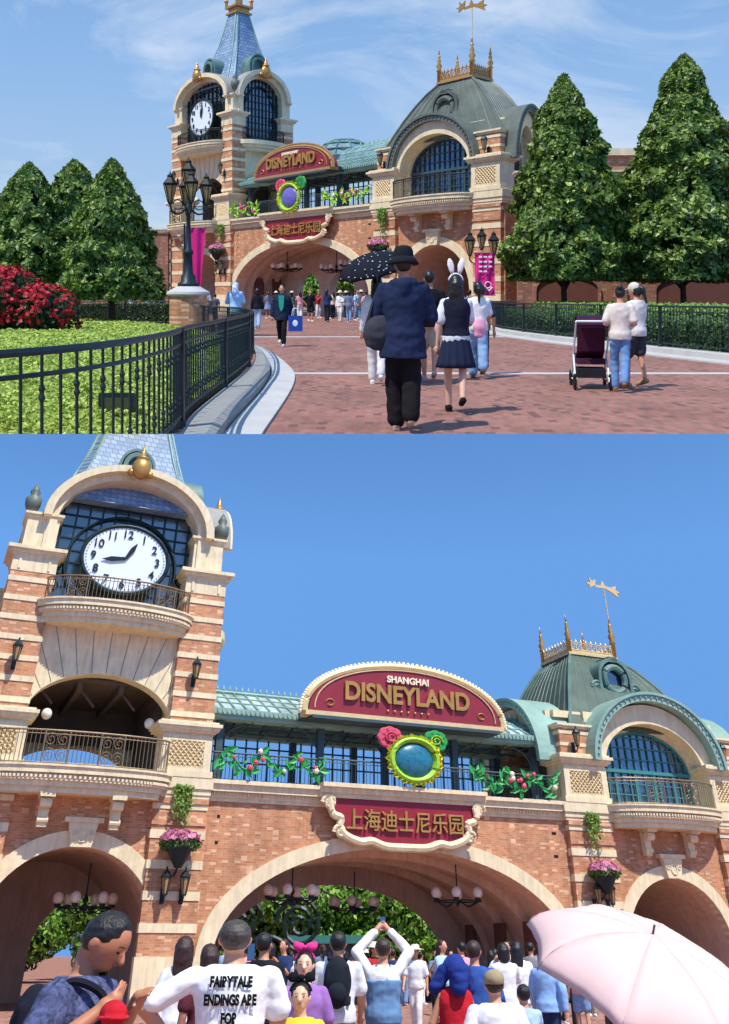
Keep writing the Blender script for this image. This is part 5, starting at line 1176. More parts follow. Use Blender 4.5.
def person_parts(top, bottom, hair, arms, stride, head, vox, female, bulk, long_top=0):
    key = (top, bottom, hair, arms, stride, head, vox, female, bulk, long_top)
    if key in PCACHE: return PCACHE[key]
    out = []; sw = .165+.02*bulk-(.015 if female else 0)
    hipx = .078; foot = []
    bd = MB()
    legs = []
    for i, s in enumerate((-1, 1)):
        dy = stride/2*(1 if i == 0 else -1); lift = .20*abs(stride)/.6 if dy < 0 else .0
        hip = Vector((s*hipx, 0, .90)); ank = Vector((s*(hipx-.012), dy, .085+lift)); knee = (hip+ank)/2+Vector((s*.01, .05+.04*abs(stride), .03)); legs.append((hip, knee, ank, lift))
        bd.cap(hip, knee, .080, .056); bd.cap(knee, ank, .055, .036); tilt = -.25 if lift > .03 else 0
        bd.cap(ank+Vector((0, -.03, -.04)), ank+Vector((0, .15, -.055+tilt*.2)), .036, .030)
    bd.loft(torso_rings(1, -.012, .86, 1.475)); bd.cap((0, -.01, 1.42), (0, .01, 1.56), .056, .052)
    # head, turned and tilted about the neck
    pit, yaw = head; H0 = Vector((0, .0, 1.50)); HM = Matrix.Translation(H0) @ Matrix.Rotation(yaw, 4, 'Z') @ Matrix.Rotation(-pit, 4, 'X') @ Matrix.Translation(-H0)
    bd.X = HM; bd.ball((0, .005, 1.625), (.076, .094, .112), 20, 14); bd.ball((0, .030, 1.565), (.052, .062, .060), 14, 10)
    bd.cap((0, .092, 1.635), (0, .112, 1.600), .010, .017, 8); bd.ball((0, .086, 1.572), (.024, .014, .009), 10, 6)
    for s in (-1, 1): bd.ball((s*.079, -.003, 1.615), (.012, .022, .033), 8, 6)
    bd.X = None
    sl = MB(); slong = top in ('long', 'jacket', 'hood'); sh_z = 1.395
    for i, s in enumerate((-1, 1)):
        e_, w_ = ARM[arms[i]]; S_ = Vector((s*sw, 0, sh_z)); E_ = S_+Vector((s*e_[0], e_[1], e_[2])); W_ = S_+Vector((s*w_[0], w_[1], w_[2])); bulk_ = .006*bulk
        bd.cap(S_+Vector((-s*.02, 0, -.02)), E_, .038+bulk_*.5, .036+bulk_); bd.cap(E_, W_, .038+bulk_, .027)
        d = (W_-E_).normalized(); side = d.cross(Vector((0, 1, 0)) if abs(d.y) < .85 else Vector((0, 0, 1))).normalized(); up = side.cross(d)
        P0 = W_+d*.045; bd.ball(P0, .034, 8, 6); bd.cap(W_, W_+d*.085, .026, .030)
        for k, (o_, ln) in enumerate(((-.026, .062), (-.009, .074), (.009, .070), (.026, .055))):
            b0 = W_+d*.085+side*o_; b1 = b0+d*ln*.5-up*s*.008; b2 = b1+d*ln*.42-up*s*.022; bd.cap(b0, b1, .0095, .009, 6); bd.cap(b1, b2, .009, .0075, 6)
        t0 = W_+d*.03+side*s*.02; bd.cap(t0, t0+d*.045+side*s*.028, .012, .009, 6)
        g = .014+(.014 if top in ('jacket', 'hood') else 0)
        if top == 'vest': continue
        if slong: sl.cap(S_+Vector((-s*.012, 0, -.012)), E_, .050+g*.7+bulk_*.6, .046+g+bulk_); sl.cap(E_, W_-d*.01, .046+g+bulk_, .036+g)
        else: M_ = S_.lerp(E_, .80); sl.cap(S_+Vector((-s*.008, 0, -.008)), M_, .052+g*.7+bulk_*.7, .054+g+bulk_)
    out.append(('body', remesh(bd, vox*.8, 1), 'skin'))
    z_lo = {'tee': .86, 'long': .84, 'jacket': .74, 'hood': .72, 'vest': .98, 'dress': .9}.get(top, .86)-long_top
    tb = MB(); infl = .018+.010*bulk+(.02 if top in ('jacket', 'hood') else 0)-(.006 if female else 0)
    r_ = torso_rings(1, infl, max(.86, z_lo), 1.46)
    if z_lo < .86: r_ = [[(x*1.13, y*1.15, z_lo) for x, y, z in r_[0]], [(x*1.07, y*1.08, .86) for x, y, z in r_[0]]]+r_[1:]
    tb.loft(r_)
    if top == 'hood': tb.cap((-.09, -.075, 1.44), (.09, -.075, 1.44), .055, .055); tb.cap((0, -.11, 1.42), (0, -.12, 1.36), .075, .06); tb.tube([(.085*math.cos(a), .085*math.sin(a)-.005, 1.475) for a in np.linspace(0, 2*math.pi, 14, endpoint=False)], .022, 6, True)
    if top == 'jacket': tb.tube([(.075*math.cos(a), .075*math.sin(a)-.005, 1.475) for a in np.linspace(0, 2*math.pi, 14, endpoint=False)], .02, 6, True)
    if top != 'vest': tb.v += []; off = len(tb.v); tb.v += sl.v; tb.f += [tuple(i+off for i in f) for f in sl.f]; tb.mi += [0]*len(sl.f)
    out.append((('jacket' if top in ('jacket', 'hood') else 'shirt' if top != 'vest' else 'vest'), wrinkle(remesh(tb, vox, 2), (.013 if top in ('jacket', 'hood') else .008) if vox < .024 else .006, 3), 'top'))
    if bottom in ('trousers', 'jeans', 'shorts', 'wide', 'overalls'):
        lb = MB(); g = {'trousers': .016, 'jeans': .014, 'shorts': .03, 'wide': .034, 'overalls': .03}[bottom]
        lb.loft(torso_rings(1, .002+.006*bulk if bottom != 'overalls' else .040, .86, 1.04 if bottom != 'overalls' else 1.30))
        for hip, knee, ank, lift in legs:
            if bottom == 'shorts': lb.cap(hip, hip.lerp(knee, .85), .082+g*.6, .070+g)
            else: lb.cap(hip+Vector((0, 0, -.05)), knee, .078+g*.6, .062+g); lb.cap(knee, ank+Vector((0, -.005, .02)), .062+g, .050+g*1.1)
        if bottom == 'overalls':
            for s in (-1, 1): lb.tube([(s*.07, .12, 1.28), (s*.08, .06, 1.46), (s*.07, -.07, 1.45), (s*.03, -.13, 1.26)], .018, 6)
        out.append(('trousers' if bottom != 'shorts' else 'shorts', wrinkle(remesh(lb, vox, 2), .009 if vox < .024 else .006, 9), 'bottom'))
    elif bottom in ('skirt', 'longskirt'):
        lb = MB(); z1 = .58 if bottom == 'skirt' else .30; rings = []
        for t in np.linspace(0, 1, 8): rings.append([((.145+.105*t+.012*t*math.sin(a*14))*math.cos(a), (.112+.10*t+.012*t*math.sin(a*14))*math.sin(a)-.005, 1.04-(1.04-z1)*t) for a in np.linspace(0, 2*math.pi, 84, endpoint=False)])
        lb.loft(rings); out.append(('skirt', lb.mesh('skirt', [], True), 'bottom'))
    for hip, knee, ank, lift in legs:
        sb = MB(); t_ = -.05 if lift > .03 else 0; sb.cap(ank+Vector((0, -.035, -.035)), ank+Vector((0, .165, -.05+t_)), .044, .038); sb.box(ank.x-.038, ank.x+.038, ank.y-.07, ank.y+.19, ank.z-.088, ank.z-.05) if not t_ else None
        out.append(('shoe', remesh(sb, max(vox*.8, .012), 1), 'shoe'))
    hb = MB(); hb.X = HM
    hb.ball((0, -.014, 1.645), (.086, .096, .108), 20, 14)
    if hair == 'short': hb.ball((0, -.028, 1.628), (.081, .079, .088), 14, 10)
    if hair in ('bob', 'long', 'ponytail'): hb.ball((0, -.035, 1.60), (.088, .080, .105), 14, 10)
    if hair in ('bob', 'long'):
        for s in (-1, 1): hb.cap((s*.072, -.03, 1.64), (s*.078, -.035, 1.50), .024, .022)
        hb.cap((0, -.055, 1.62), (0, -.065, 1.50), .078, .070)
    if hair == 'long':
        hb.loft([[(w*math.cos(a), -.085+.038*math.sin(a), z) for a in np.linspace(0, 2*math.pi, 14, endpoint=False)] for z, w in ((1.60, .075), (1.5, .098), (1.38, .10), (1.28, .088), (1.20, .05))])
    if hair == 'ponytail': hb.cap((0, -.10, 1.66), (0, -.15, 1.60), .03, .04); hb.cap((0, -.15, 1.60), (0, -.13, 1.36), .04, .018)
    if hair == 'bun': hb.ball((0, -.10, 1.70), .048, 10, 8); hb.ball((0, -.03, 1.62), (.082, .082, .09), 14, 10)
    out.append(('hair', wrinkle(remesh(hb, vox*.8, 1), .004, 5, 22), 'hair'))
    # face
    fm = []
    for s in (-1, 1):
        q = MB(); q.X = HM; q.ball((s*.030, .0905, 1.630), (.0105, .006, .0048), 8, 6); out.append(('eye', q.mesh('eye', [], True), 'eye'))
        q = MB(); q.X = HM; q.tube([(s*.018, .098, 1.655), (s*.032, .096, 1.660), (s*.046, .086, 1.655)], .0028, 5); out.append(('eyebrow', q.mesh('eyebrow', [], True), 'hair'))
    q = MB(); q.X = HM; q.ball((0, .098, 1.574), (.020, .004, .0042), 10, 6); out.append(('mouth', q.mesh('mouth', [], True), 'lip'))
    PCACHE[key] = (out, HM); return PCACHE[key]
def person(st, x, y, face, H, label, top=('tee', 'e8e8e8'), bottom=('trousers', '2a2c33'), hair=('short', 'black'), arms=('down', 'down'), stride=.0, head=(0, 0), vox=.022, female=False, bulk=1.0, wide=1.0, shoe='d8d8d8', skin_c='c98f6e', hat=None, group=None, z=0, long_top=0, faces=True):
    s = H/1.735; M_ = st.M @ Matrix.Translation((x, y, z)) @ Matrix.Rotation(face, 4, 'Z') @ Matrix.Diagonal((s*wide, s*wide, s, 1))
    r = bpy.data.objects.new('person', None); st.c.objects.link(r); r.empty_display_size = .2; r.matrix_world = M_; props(r, label, 'person', group)
    parts, HM = person_parts(top[0], bottom[0], hair[0], arms, stride, head, vox, female, bulk, long_top)
    mm = dict(skin=skin(skin_c), top=cloth(top[1]), bottom=cloth(bottom[1]), shoe=cloth(shoe), hair=HAIR[hair[1]], eye=M['black'], lip=skin('a0584c'))
    for nm, me, role in parts:
        if not faces and nm in ('eye', 'eyebrow', 'mouth'): continue
        if not me.materials: me.materials.append(mm[role])
        o = bpy.data.objects.new(nm, me); st.c.objects.link(o); o.parent = r
        o.material_slots[0].link = 'OBJECT'; o.material_slots[0].material = mm[role]
    if hat:
        kind, col = hat; h = MB(); h.X = HM
        if kind == 'bucket': h.lathe([(.099, 1.66), (.101, 1.71), (.094, 1.76), (.078, 1.795), (.04, 1.808), (.005, 1.81)], (0, -.01), 20, 1, 1.1); h.lathe([(.150, 1.625), (.154, 1.63), (.128, 1.672), (.099, 1.70), (.095, 1.69)], (0, -.01), 20, 1, 1.1)
        if kind == 'cap': h.ball((0, -.012, 1.665), (.092, .105, .10), 16, 10); h.slab([(.075*math.cos(a), .07+.11*math.sin(a)) for a in np.linspace(0, math.pi, 10)], 1.675, 1.69)
        if kind == 'sun': h.lathe([(.20, 1.67), (.205, 1.675), (.10, 1.70), (.092, 1.77), (.05, 1.79), (.01, 1.79)], (0, -.01), 22, 1, 1.05)
        if kind == 'bunny':
            h.tube([(.088*math.cos(a), -.005, 1.66+.098*math.sin(a)) for a in np.linspace(.1, math.pi-.1, 12)], .012, 6)
            for e in (-1, 1): h.loft([[(e*(.045+.035*t)+w*math.cos(a), -.01+w*.3*math.sin(a), 1.75+.20*t) for a in np.linspace(0, 2*math.pi, 12, endpoint=False)] for t, w in ((0, .014), (.25, .032), (.6, .042), (.85, .03), (1, .008))])
        if kind == 'bow':
            h.tube([(.088*math.cos(a), -.005, 1.66+.098*math.sin(a)) for a in np.linspace(.1, math.pi-.1, 12)], .010, 6)
            for e in (-1, 1): h.ball((e*.055, 0, 1.785), (.055, .025, .04), 10, 8); h.ball((e*.085, -.01, 1.80), (.03, .02, .035), 8, 6)
            h.ball((0, .01, 1.78), .02, 8, 6)
        if kind == 'ears':
            h.tube([(.090*math.cos(a), -.005, 1.66+.100*math.sin(a)) for a in np.linspace(.1, math.pi-.1, 12)], .012, 6)
            for e in (-1, 1): h.ball((e*.075, 0, 1.79), (.045, .02, .045), 12, 8)
            h.ball((0, .01, 1.79), (.035, .02, .025), 8, 6)
        if kind == 'hood': h.ball((0, -.02, 1.64), (.105, .115, .125), 16, 12); h.cap((0, -.04, 1.60), (0, -.06, 1.46), .095, .10)
        if kind == 'scarf': h.ball((0, -.02, 1.66), (.12, .125, .125), 16, 12); h.cap((-.10, 0, 1.62), (-.18, .05, 1.45), .07, .08); h.cap((.10, 0, 1.62), (.17, .02, 1.45), .08, .07); h.cap((0, -.10, 1.62), (0, -.13, 1.46), .10, .09)
        nm = {'bucket': 'hat', 'cap': 'cap', 'sun': 'sun_hat', 'bunny': 'rabbit_ear_headband', 'bow': 'bow_headband', 'ears': 'round_ear_headband', 'hood': 'hood', 'scarf': 'draped_jacket'}[kind]
        me = h.mesh(nm, [cloth(col)], True)
        if kind in ('scarf', 'hood'): me = wrinkle(remesh(h, .014, 1), .014, 2, 9); me.materials.append(cloth(col))
        part(r, nm, me, None)
    return r
def held(st, x, y, rz, z, name, label, cat, H=1.735, wide=1.0):
    return thing(st.at(x, y, z, rz), name, label, cat)
def backpack(st, x, y, rz, z, col, label, w=.30, h=.42, s=1.0):
    r = thing(st.at(x, y, z, rz, s), 'backpack', label, 'backpack')
    b = MB(); b.ball((0, -.10, h*.5), (w/2, .10, h/2), 16, 12); b.box(-w*.42, w*.42, -.17, -.02, .03, h*.82); me = wrinkle(remesh(b, .016, 2), .006, 1); me.materials.append(cloth(col)); part(r, 'bag', me, None)
    p = MB(); p.ball((0, -.19, h*.3), (w*.34, .05, h*.2), 12, 8); part(r, 'pocket', p, cloth(col), True)
    for s in (-1, 1): part(r, 'strap', MB().tube(cubic([(s*w*.3, -.02, h*.9), (s*w*.32, .08, h*1.02), (s*w*.36, .22, h*.85), (s*w*.42, .20, h*.45), (s*w*.4, 0, h*.1)]), .02, 6), cloth(col))
    return r
def shoulder_bag(st, x, y, rz, z, col, label, w=.3, h=.34, strap=True, d=.1):
    r = thing(st.at(x, y, z, rz), 'shoulder_bag', label, 'bag')
    b = MB(); b.ball((0, 0, h*.45), (w/2, d, h*.5), 14, 10); b.box(-w*.4, w*.4, -d*.7, d*.7, .02, h*.7); me = wrinkle(remesh(b, .018, 2), .012, 1); me.materials.append(cloth(col)); part(r, 'bag', me, None)
    if strap: part(r, 'strap', MB().tube(cubic([(-w*.4, 0, h*.7), (-w*.1, .02, h*1.5), (w*.1, .02, h*1.5), (w*.4, 0, h*.7)]), .014, 6), cloth(col))
    return r
def phone(st, x, y, z, label, rz=0):
    r = thing(st.at(x, y, z, rz), 'phone', label, 'phone'); part(r, 'body', MB().box(-.04, .04, -.005, .005, 0, .155), M['black']); part(r, 'screen', MB().box(-.036, .036, -.0085, -.0055, .008, .147), M['glass']); return r
def umbrella(st, x, y, z, tilt, rz, rad, hgt, col, label, roll=0, spots=False, pole=.75, nrib=8, phase=0):
    S_ = Stage(st.M @ Matrix.Translation((x, y, z)) @ Matrix.Rotation(rz, 4, 'Z') @ Matrix.Rotation(roll, 4, 'Y') @ Matrix.Rotation(tilt, 4, 'X'), st.c, st.w)
    r = thing(S_, 'umbrella', label, 'umbrella')
    n = nrib; c = MB(); V = []; sub = 6; rg = 9
    for k in range(rg+1):
        u = k/rg; rr = rad*math.sin(u*math.pi/2*.92)/math.sin(math.pi/2*.92); zz = -hgt*(1-math.cos(u*math.pi/2*.98))
        for i in range(n):
            for j in range(sub+1):
                q = j/sub; sag = math.cos(math.pi/n)/math.cos((q-.5)*2*math.pi/n)*(1-.05*u*math.sin(q*math.pi)); a = phase+2*math.pi*(i+q)/n; V.append((rr*sag*math.cos(a), rr*sag*math.sin(a), zz+.012*u*math.sin(q*math.pi)+.004*u*math.sin(q*17+u*9+i)))
    w_ = n*(sub+1); F = [(k*w_+i*(sub+1)+j, k*w_+i*(sub+1)+j+1, (k+1)*w_+i*(sub+1)+j+1, (k+1)*w_+i*(sub+1)+j) for k in range(rg) for i in range(n) for j in range(sub)]
    c.add(V, F); me = c.mesh('canopy', [M['silk'] if col == 'edb9bc' else cloth(col)], True); o = part(r, 'canopy', me, None); m = o.modifiers.new('thick', 'SOLIDIFY'); m.thickness = .003
    rb = MB()
    for i in range(n):
        a = phase+2*math.pi*i/n; rb.tube([(rad*math.sin(u*math.pi/2*.92)/math.sin(math.pi/2*.92)*math.cos(a), rad*math.sin(u*math.pi/2*.92)/math.sin(math.pi/2*.92)*math.sin(a), -hgt*(1-math.cos(u*math.pi/2*.98))-.008) for u in np.linspace(0, 1, 10)], .004, 5)
    part(r, 'ribs', rb, M['steel']); part(r, 'shaft', MB().tube([(0, 0, .05), (0, 0, -pole)], .007, 8), M['steel']); part(r, 'grip', MB().cap((0, 0, -pole), (0, 0, -pole-.1), .015, .014), M['blackiron'])
    if spots:
        d = MB()
        for k in range(70):
            u, a = math.sqrt(random.random())*.95, random.uniform(0, 6.28); rr = rad*math.sin(u*math.pi/2*.92)/math.sin(math.pi/2*.92)*.96; d.ball((rr*math.cos(a), rr*math.sin(a), -hgt*(1-math.cos(u*math.pi/2*.98))+.010), (.011, .011, .006), 6, 4)
        o2 = part(r, 'dots', d, M['white']); o2['kind'] = 'stuff'
    return r

# ---- upper picture, walking crowd
PI = math.pi
person(FAR, .39, 9.02, 0, 1.79, 'tall person in navy hooded jacket, black trousers and black bucket hat', ('hood', '222c48'), ('wide', '1d1b1e'), ('short', 'black'), ('look', 'look'), .22, (.1, 0), .013, bulk=1.6, shoe='a89888', hat=('bucket', '1b1d24'), skin_c='c0876a')
shoulder_bag(FAR, .15, 9.0, .2, .83, '3c3d45', 'dark grey slouchy bag at the left hip of the navy jacket person', .34, .36)
umbrella(FAR, .10, 13.6, 2.02, .16, .0, .58, .34, '1a1d26', 'black umbrella with white dots held over the person in white', roll=-.22, spots=True, pole=.6)
person(FAR, .19, 13.8, 0, 1.66, 'person in white top and white trousers walking under the dotted black umbrella', ('long', 'e4e4e2'), ('trousers', 'dcdad6'), ('long', 'black'), ('down', 'umb'), .3, (0, 0), .018, True, .6, shoe='e8e4e0')
RABBIT = person(FAR, 1.06, 10.45, 0, 1.60, 'girl with white rabbit ears on long black hair, black vest and pleated skirt', ('tee', 'd9dbe0'), ('skirt', '232a40'), ('long', 'black'), ('down', 'hold'), .42, (0, 0), .013, True, .3, shoe='17171a', hat=('bunny', 'f0eaea'), skin_c='dcb094')
vm = MB(); vm.loft(torso_rings(1, .026, .98, 1.44)); vme = wrinkle(remesh(vm, .014, 2), .005, 2); vme.materials.append(cloth('1e2233'))
vo = bpy.data.objects.new('vest', vme); col_far.objects.link(vo); vo.parent = RABBIT
shoulder_bag(FAR, 1.33, 10.4, 0, .88, 'e8a8c0', 'small pink bag at the right side of the girl with rabbit ears', .16, .26, False, .05)
shoulder_bag(FAR, .86, 10.5, 0, .86, 'e3a2b8', 'pink sleeve like pouch at the left side of the girl with rabbit ears', .08, .3, False, .03)
person(FAR, 1.03, 14.3, 0, 1.76, 'man in black shirt and beige shorts half hidden by the girl with rabbit ears', ('tee', '1c1d22'), ('shorts', 'b9a88f'), ('short', 'black'), ('down', 'down'), .3, (0, 0), .018, bulk=1.2, shoe='c9a79a')
person(FAR, 1.88, 14.9, 0, 1.60, 'girl from behind in white shirt and light blue jeans with dark ponytail', ('tee', 'ecebe8'), ('wide', '86a6c8'), ('ponytail', 'black'), ('fore', 'fore'), .35, (0, 0), .016, True, .6, shoe='7a6a4a')
person(FAR, 2.02, 15.6, 0, 1.55, 'person in dark clothes just beyond the girl in light jeans', ('tee', '3a3f4a'), ('trousers', '20242c'), ('short', 'black'), ('down', 'down'), .2, (0, 0), .022)
FARMAN = person(FAR, -2.26, 24.6, PI, 1.68, 'man walking towards the viewer in navy jacket over green shirt', ('jacket', '232c40'), ('trousers', '1c1d20'), ('short', 'black'), ('swing', 'down'), .38, (.1, 0), .018, bulk=1.3, shoe='c8c4c0')
part(FARMAN, 'undershirt', MB().prism([(-.085, 1.44), (.085, 1.44), (.06, 1.1), (0, .98), (-.06, 1.1)], .14, .172), cloth('2fa08a'))
tb_ = thing(FAR.at(-1.88, 24.5, .42), 'shopping_bag', 'blue shopping bag with white mark carried by the man in navy jacket', 'bag'); part(tb_, 'bag', MB().box(-.19, .19, -.07, .07, 0, .42), cloth('2b4a9a')); part(tb_, 'handle', MB().tube(cubic([(-.1, 0, .42), (-.06, 0, .6), (.06, 0, .6), (.1, 0, .42)]), .01, 5), M['white']); part(tb_, 'emblem', MB().ball((0, -.072, .22), (.07, .006, .09), 14, 8), M['white'])
person(FAR, -4.45, 31.0, 0, 1.84, 'person in light blue hooded jacket standing behind the curved railing', ('hood', '9cc0e0'), ('trousers', '3a4250'), ('short', 'grey'), ('look', 'look'), .0, (.2, 0), .02, bulk=1.5, hat=('hood', 'd8e2ec'))
person(FAR, -4.5, 37.8, 0, 1.72, 'woman in black top and pale blue jeans beyond the end of the railing', ('long', '1f2228'), ('wide', 'a8bfd4'), ('bob', 'black'), ('down', 'down'), .2, (0, 0), .022, True)
sg_ = 'couple pushing a stroller'
person(FAR, 3.62, 12.75, -.25, 1.50, 'woman from behind in cream shirt and blue jeans pushing the stroller', ('tee', 'd9cec2'), ('jeans', '6f96c4'), ('bun', 'black'), ('push', 'push'), .3, (.25, 0), .014, True, 1.0, shoe='8a6a4a')
person(FAR, 4.02, 13.3, .5, 1.55, 'person in white shirt, dark shorts and pale cap leaning over the stroller', ('tee', 'dedad2'), ('shorts', '3c3e46'), ('ponytail', 'black'), ('push', 'hold'), .25, (.35, .4), .016, True, .8, shoe='b08a64', hat=('cap', 'cfc4b4'))
sr = thing(FAR.at(3.35, 13.35, 0, -.15), 'stroller', 'folding stroller with dark maroon seat and pale frame pushed by two people', 'stroller')
part(sr, 'seat', (lambda m: m.loft([[(x, y, z) for x in (-.2, .2) for _ in (0,)] for y, z in ((-.15, .95), (-.05, .55), (.2, .42), (.42, .5))], closed=False, cap=False).box(-.2, .2, -.15, .3, .36, .44))(MB()), cloth('4a2238'))
hd_ = MB(); hd_.loft([[(x, -.12+.34*math.sin(a), .72+.36*math.cos(a)) for a in np.linspace(-1.0, 1.2, 10)] for x in (-.22, 0, .22)], closed=False); part(sr, 'sunshade', hd_, cloth('3a1c34'))
fr_ = MB()
for s in (-.24, .24): fr_.tube([(s, -.42, 1.0), (s, .05, .5), (s, .42, .12)], .014, 6); fr_.tube([(s, -.32, .12), (s, .05, .5)], .014, 6); fr_.tube([(s, -.32, .12), (s, .42, .12)], .012, 6)
fr_.tube([(-.24, -.42, 1.0), (.24, -.42, 1.0)], .018, 6); part(sr, 'frame', fr_, M['white'])
for sx in (-.25, .25):
    for sy in (-.32, .42):
        w = MB(); w.tube([(sx, sy+.10*math.cos(a), .12+.10*math.sin(a)) for a in np.linspace(0, 2*PI, 16, endpoint=False)], .022, 6, True); wo = part(sr, 'wheel', w, M['black']); part(wo, 'spokes', MB().tube([(sx, sy-.09, .12), (sx, sy+.09, .12)], .008, 4).tube([(sx, sy, .03), (sx, sy, .21)], .008, 4), M['steel'])
part(sr, 'basket', MB().box(-.2, .2, -.25, .25, .17, .30), cloth('26242a'))
# people far off by the railing and at the gate
for x, y, f, H, lb, t_, b_, hr, ar in ((-13.1, 47.5, 0, 1.78, 'photographer in dark clothes raising a camera beyond the lawn railing', ('tee', '23252c'), ('trousers', '1c1e24'), ('short', 'black'), ('phone', 'phone')),
  (-12.4, 47.8, .4, 1.7, 'person with one arm raised next to the photographer beyond the lawn', ('tee', 'd8d4cc'), ('trousers', '26282e'), ('short', 'black'), ('down', 'up')),
  (-11.3, 47.0, .3, 1.68, 'pale blue dressed person left of the brick lamp base', ('tee', 'b8c8d8'), ('trousers', 'ccd0d4'), ('bob', 'black'), ('look', 'down')),
  (-10.75, 47.3, -.3, 1.72, 'person in dark blue beside the pale blue dressed person', ('long', '24304a'), ('trousers', '1e2026'), ('short', 'black'), ('look', 'look')),
  (-8.35, 47.4, .2, 1.74, 'person in white just right of the brick lamp base', ('tee', 'cfccc8'), ('trousers', '34363e'), ('long', 'black'), ('down', 'down')),
  (-7.7, 46.4, .2, 1.5, 'seated height person in grey right of the brick lamp base', ('tee', '5a5e68'), ('trousers', '2a2c34'), ('short', 'black'), ('look', 'down'))):
    person(FAR, x, y, f, H, lb, t_, b_, hr, ar, .15, (0, 0), .026, faces=False)
cols_t = [('b03038', 'red'), ('e6e6e4', 'white'), ('a8c4e0', 'pale blue'), ('22242c', 'black'), ('d8c8b4', 'beige'), ('6f7f96', 'grey blue'), ('e0a0b0', 'pink'), ('2c3a60', 'navy'), ('8a8a8c', 'grey'), ('4e7a5c', 'green')]
cols_b = [('e4e0da', 'white'), ('23262e', 'black'), ('7a98bc', 'blue'), ('a89c88', 'khaki'), ('3c4252', 'dark')]
VAR = [('tee', 'trousers', 'short', ('down', 'fore'), .25, (0, 0), .026, False, 1.0), ('tee', 'wide', 'long', ('phone', 'phone'), .1, (0, 0), .026, True, .6), ('long', 'trousers', 'bob', ('look', 'down'), .2, (.1, 0), .026, True, .8), ('tee', 'shorts', 'short', ('down', 'hip'), .2, (0, 0), .026, False, 1.3), ('tee', 'skirt', 'ponytail', ('fore', 'down'), .2, (0, 0), .026, True, .5)]
def crowd(st, spots, group, where, seed, wide=1.0):
    rr = random.Random(seed); ordn = ['first', 'second', 'third', 'fourth', 'fifth', 'sixth', 'seventh', 'eighth', 'ninth', 'tenth', 'eleventh', 'twelfth', 'thirteenth', 'fourteenth', 'fifteenth', 'sixteenth', 'seventeenth', 'eighteenth', 'nineteenth', 'twentieth', 'twenty first', 'twenty second', 'twenty third', 'twenty fourth', 'twenty fifth', 'twenty sixth', 'twenty seventh', 'twenty eighth', 'twenty ninth', 'thirtieth', 'thirty first', 'thirty second', 'thirty third', 'thirty fourth', 'thirty fifth', 'thirty sixth', 'thirty seventh', 'thirty eighth', 'thirty ninth', 'fortieth', 'forty first', 'forty second', 'forty third', 'forty fourth', 'forty fifth']
    for i, (x, y, H) in enumerate(sorted(spots, key=lambda q: q[0]/q[1])):
        v = VAR[rr.randrange(5)]; ct = cols_t[(i*7+seed) % 10]; cb = cols_b[rr.randrange(5)]
        person(st, x, y, rr.uniform(-.9, .9)+(PI if rr.random() < .2 else 0), H, '%s from left %s, %s top, %s %s' % (ordn[i], where, ct[1], cb[1], 'skirt' if v[1] == 'skirt' else 'shorts' if v[1] == 'shorts' else 'trousers'),
               (v[0], ct[0]), (v[1], cb[0]), (v[2], 'black' if rr.random() < .75 else 'brown'), v[3], v[4], v[5], v[6], v[7], v[8], wide, hat=('sun', 'd8ccb8') if rr.random() < .12 else None, group=group, faces=False)
rr = random.Random(3)
crowd(FAR, [((px-364.5)/900*Y, Y, H) for px, Y, H in ((310, 49, 1.72), (327, 48, 1.78), (340, 50, 1.68), (349, 47.5, 1.7), (357, 49, 1.74), (366, 48, 1.66), (372, 50, 1.7), (300, 55, 1.7), (318, 57, 1.72), (333, 56, 1.7), (268, 56, 1.7), (346, 55, 1.68), (390, 44, 1.7), (416, 43, 1.7), (424, 45, 1.72), (462, 42.5, 1.68), (470, 44, 1.7), (276, 59, 1.7), (292, 58, 1.7), (361, 54, 1.74))], 'crowd waiting at the gate in the upper picture', 'in the far gate crowd', 5)

# ---- lower picture
NP = lambda px, D: ((px-364.5)/1115*D, D)
def npers(px, D, H, face, label, W=1.2, **k): x, y = NP(px, D); return person(NEAR, x, y, face, H, label, wide=W, **k)
npers(88, 5.6, 1.74, -1.85, 'man in profile at lower left looking down, dark blue patterned shirt', 1.25, top=('tee', '3a3f58'), bottom=('trousers', '22242c'), hair=('short', 'black'), arms=('read', 'read'), head=(.62, 0), vox=.010, bulk=1.5, skin_c='b97a58')
x, y = NP(64, 5.45); backpack(NEAR, x, y, -1.35, 1.06, '1b1c28', 'dark backpack worn by the man looking down at lower left', .26, .38, 1.0)
x, y = NP(121, 5.1); rc_ = thing(NEAR.at(x, y, 1.34, .2, .62), 'red_cap', 'red cap held low by the man looking down', 'cap'); m = MB(); m.ball((0, 0, 0), (.10, .09, .08), 14, 10); m.slab([(.09*math.cos(a)+.02, -.05-.12*math.sin(a)) for a in np.linspace(0, PI, 10)], -.03, -.015); me = remesh(m, .010, 1); me.materials.append(cloth('b8202c')); part(rc_, 'crown', me, None); part(rc_, 'band', MB().tube([(.1*math.cos(a), .09*math.sin(a), -.02) for a in np.linspace(0, 2*PI, 16, endpoint=False)], .012, 6, True), cloth('d83040'))
wt = npers(234, 9.0, 1.77, .08, 'broad man from behind in white T-shirt reading FAIRYTALE ENDINGS ARE FOR', 1.5, top=('tee', 'f0f0ee'), bottom=('trousers', '30343e'), hair=('short', 'grey'), arms=('hip', 'fore'), vox=.011, bulk=1.6, skin_c='c48c6c')
shirt = [c for c in wt.children if c.name.startswith('shirt')][0]
pts_ = np.array([tuple(v.co) for v in shirt.data.vertices])
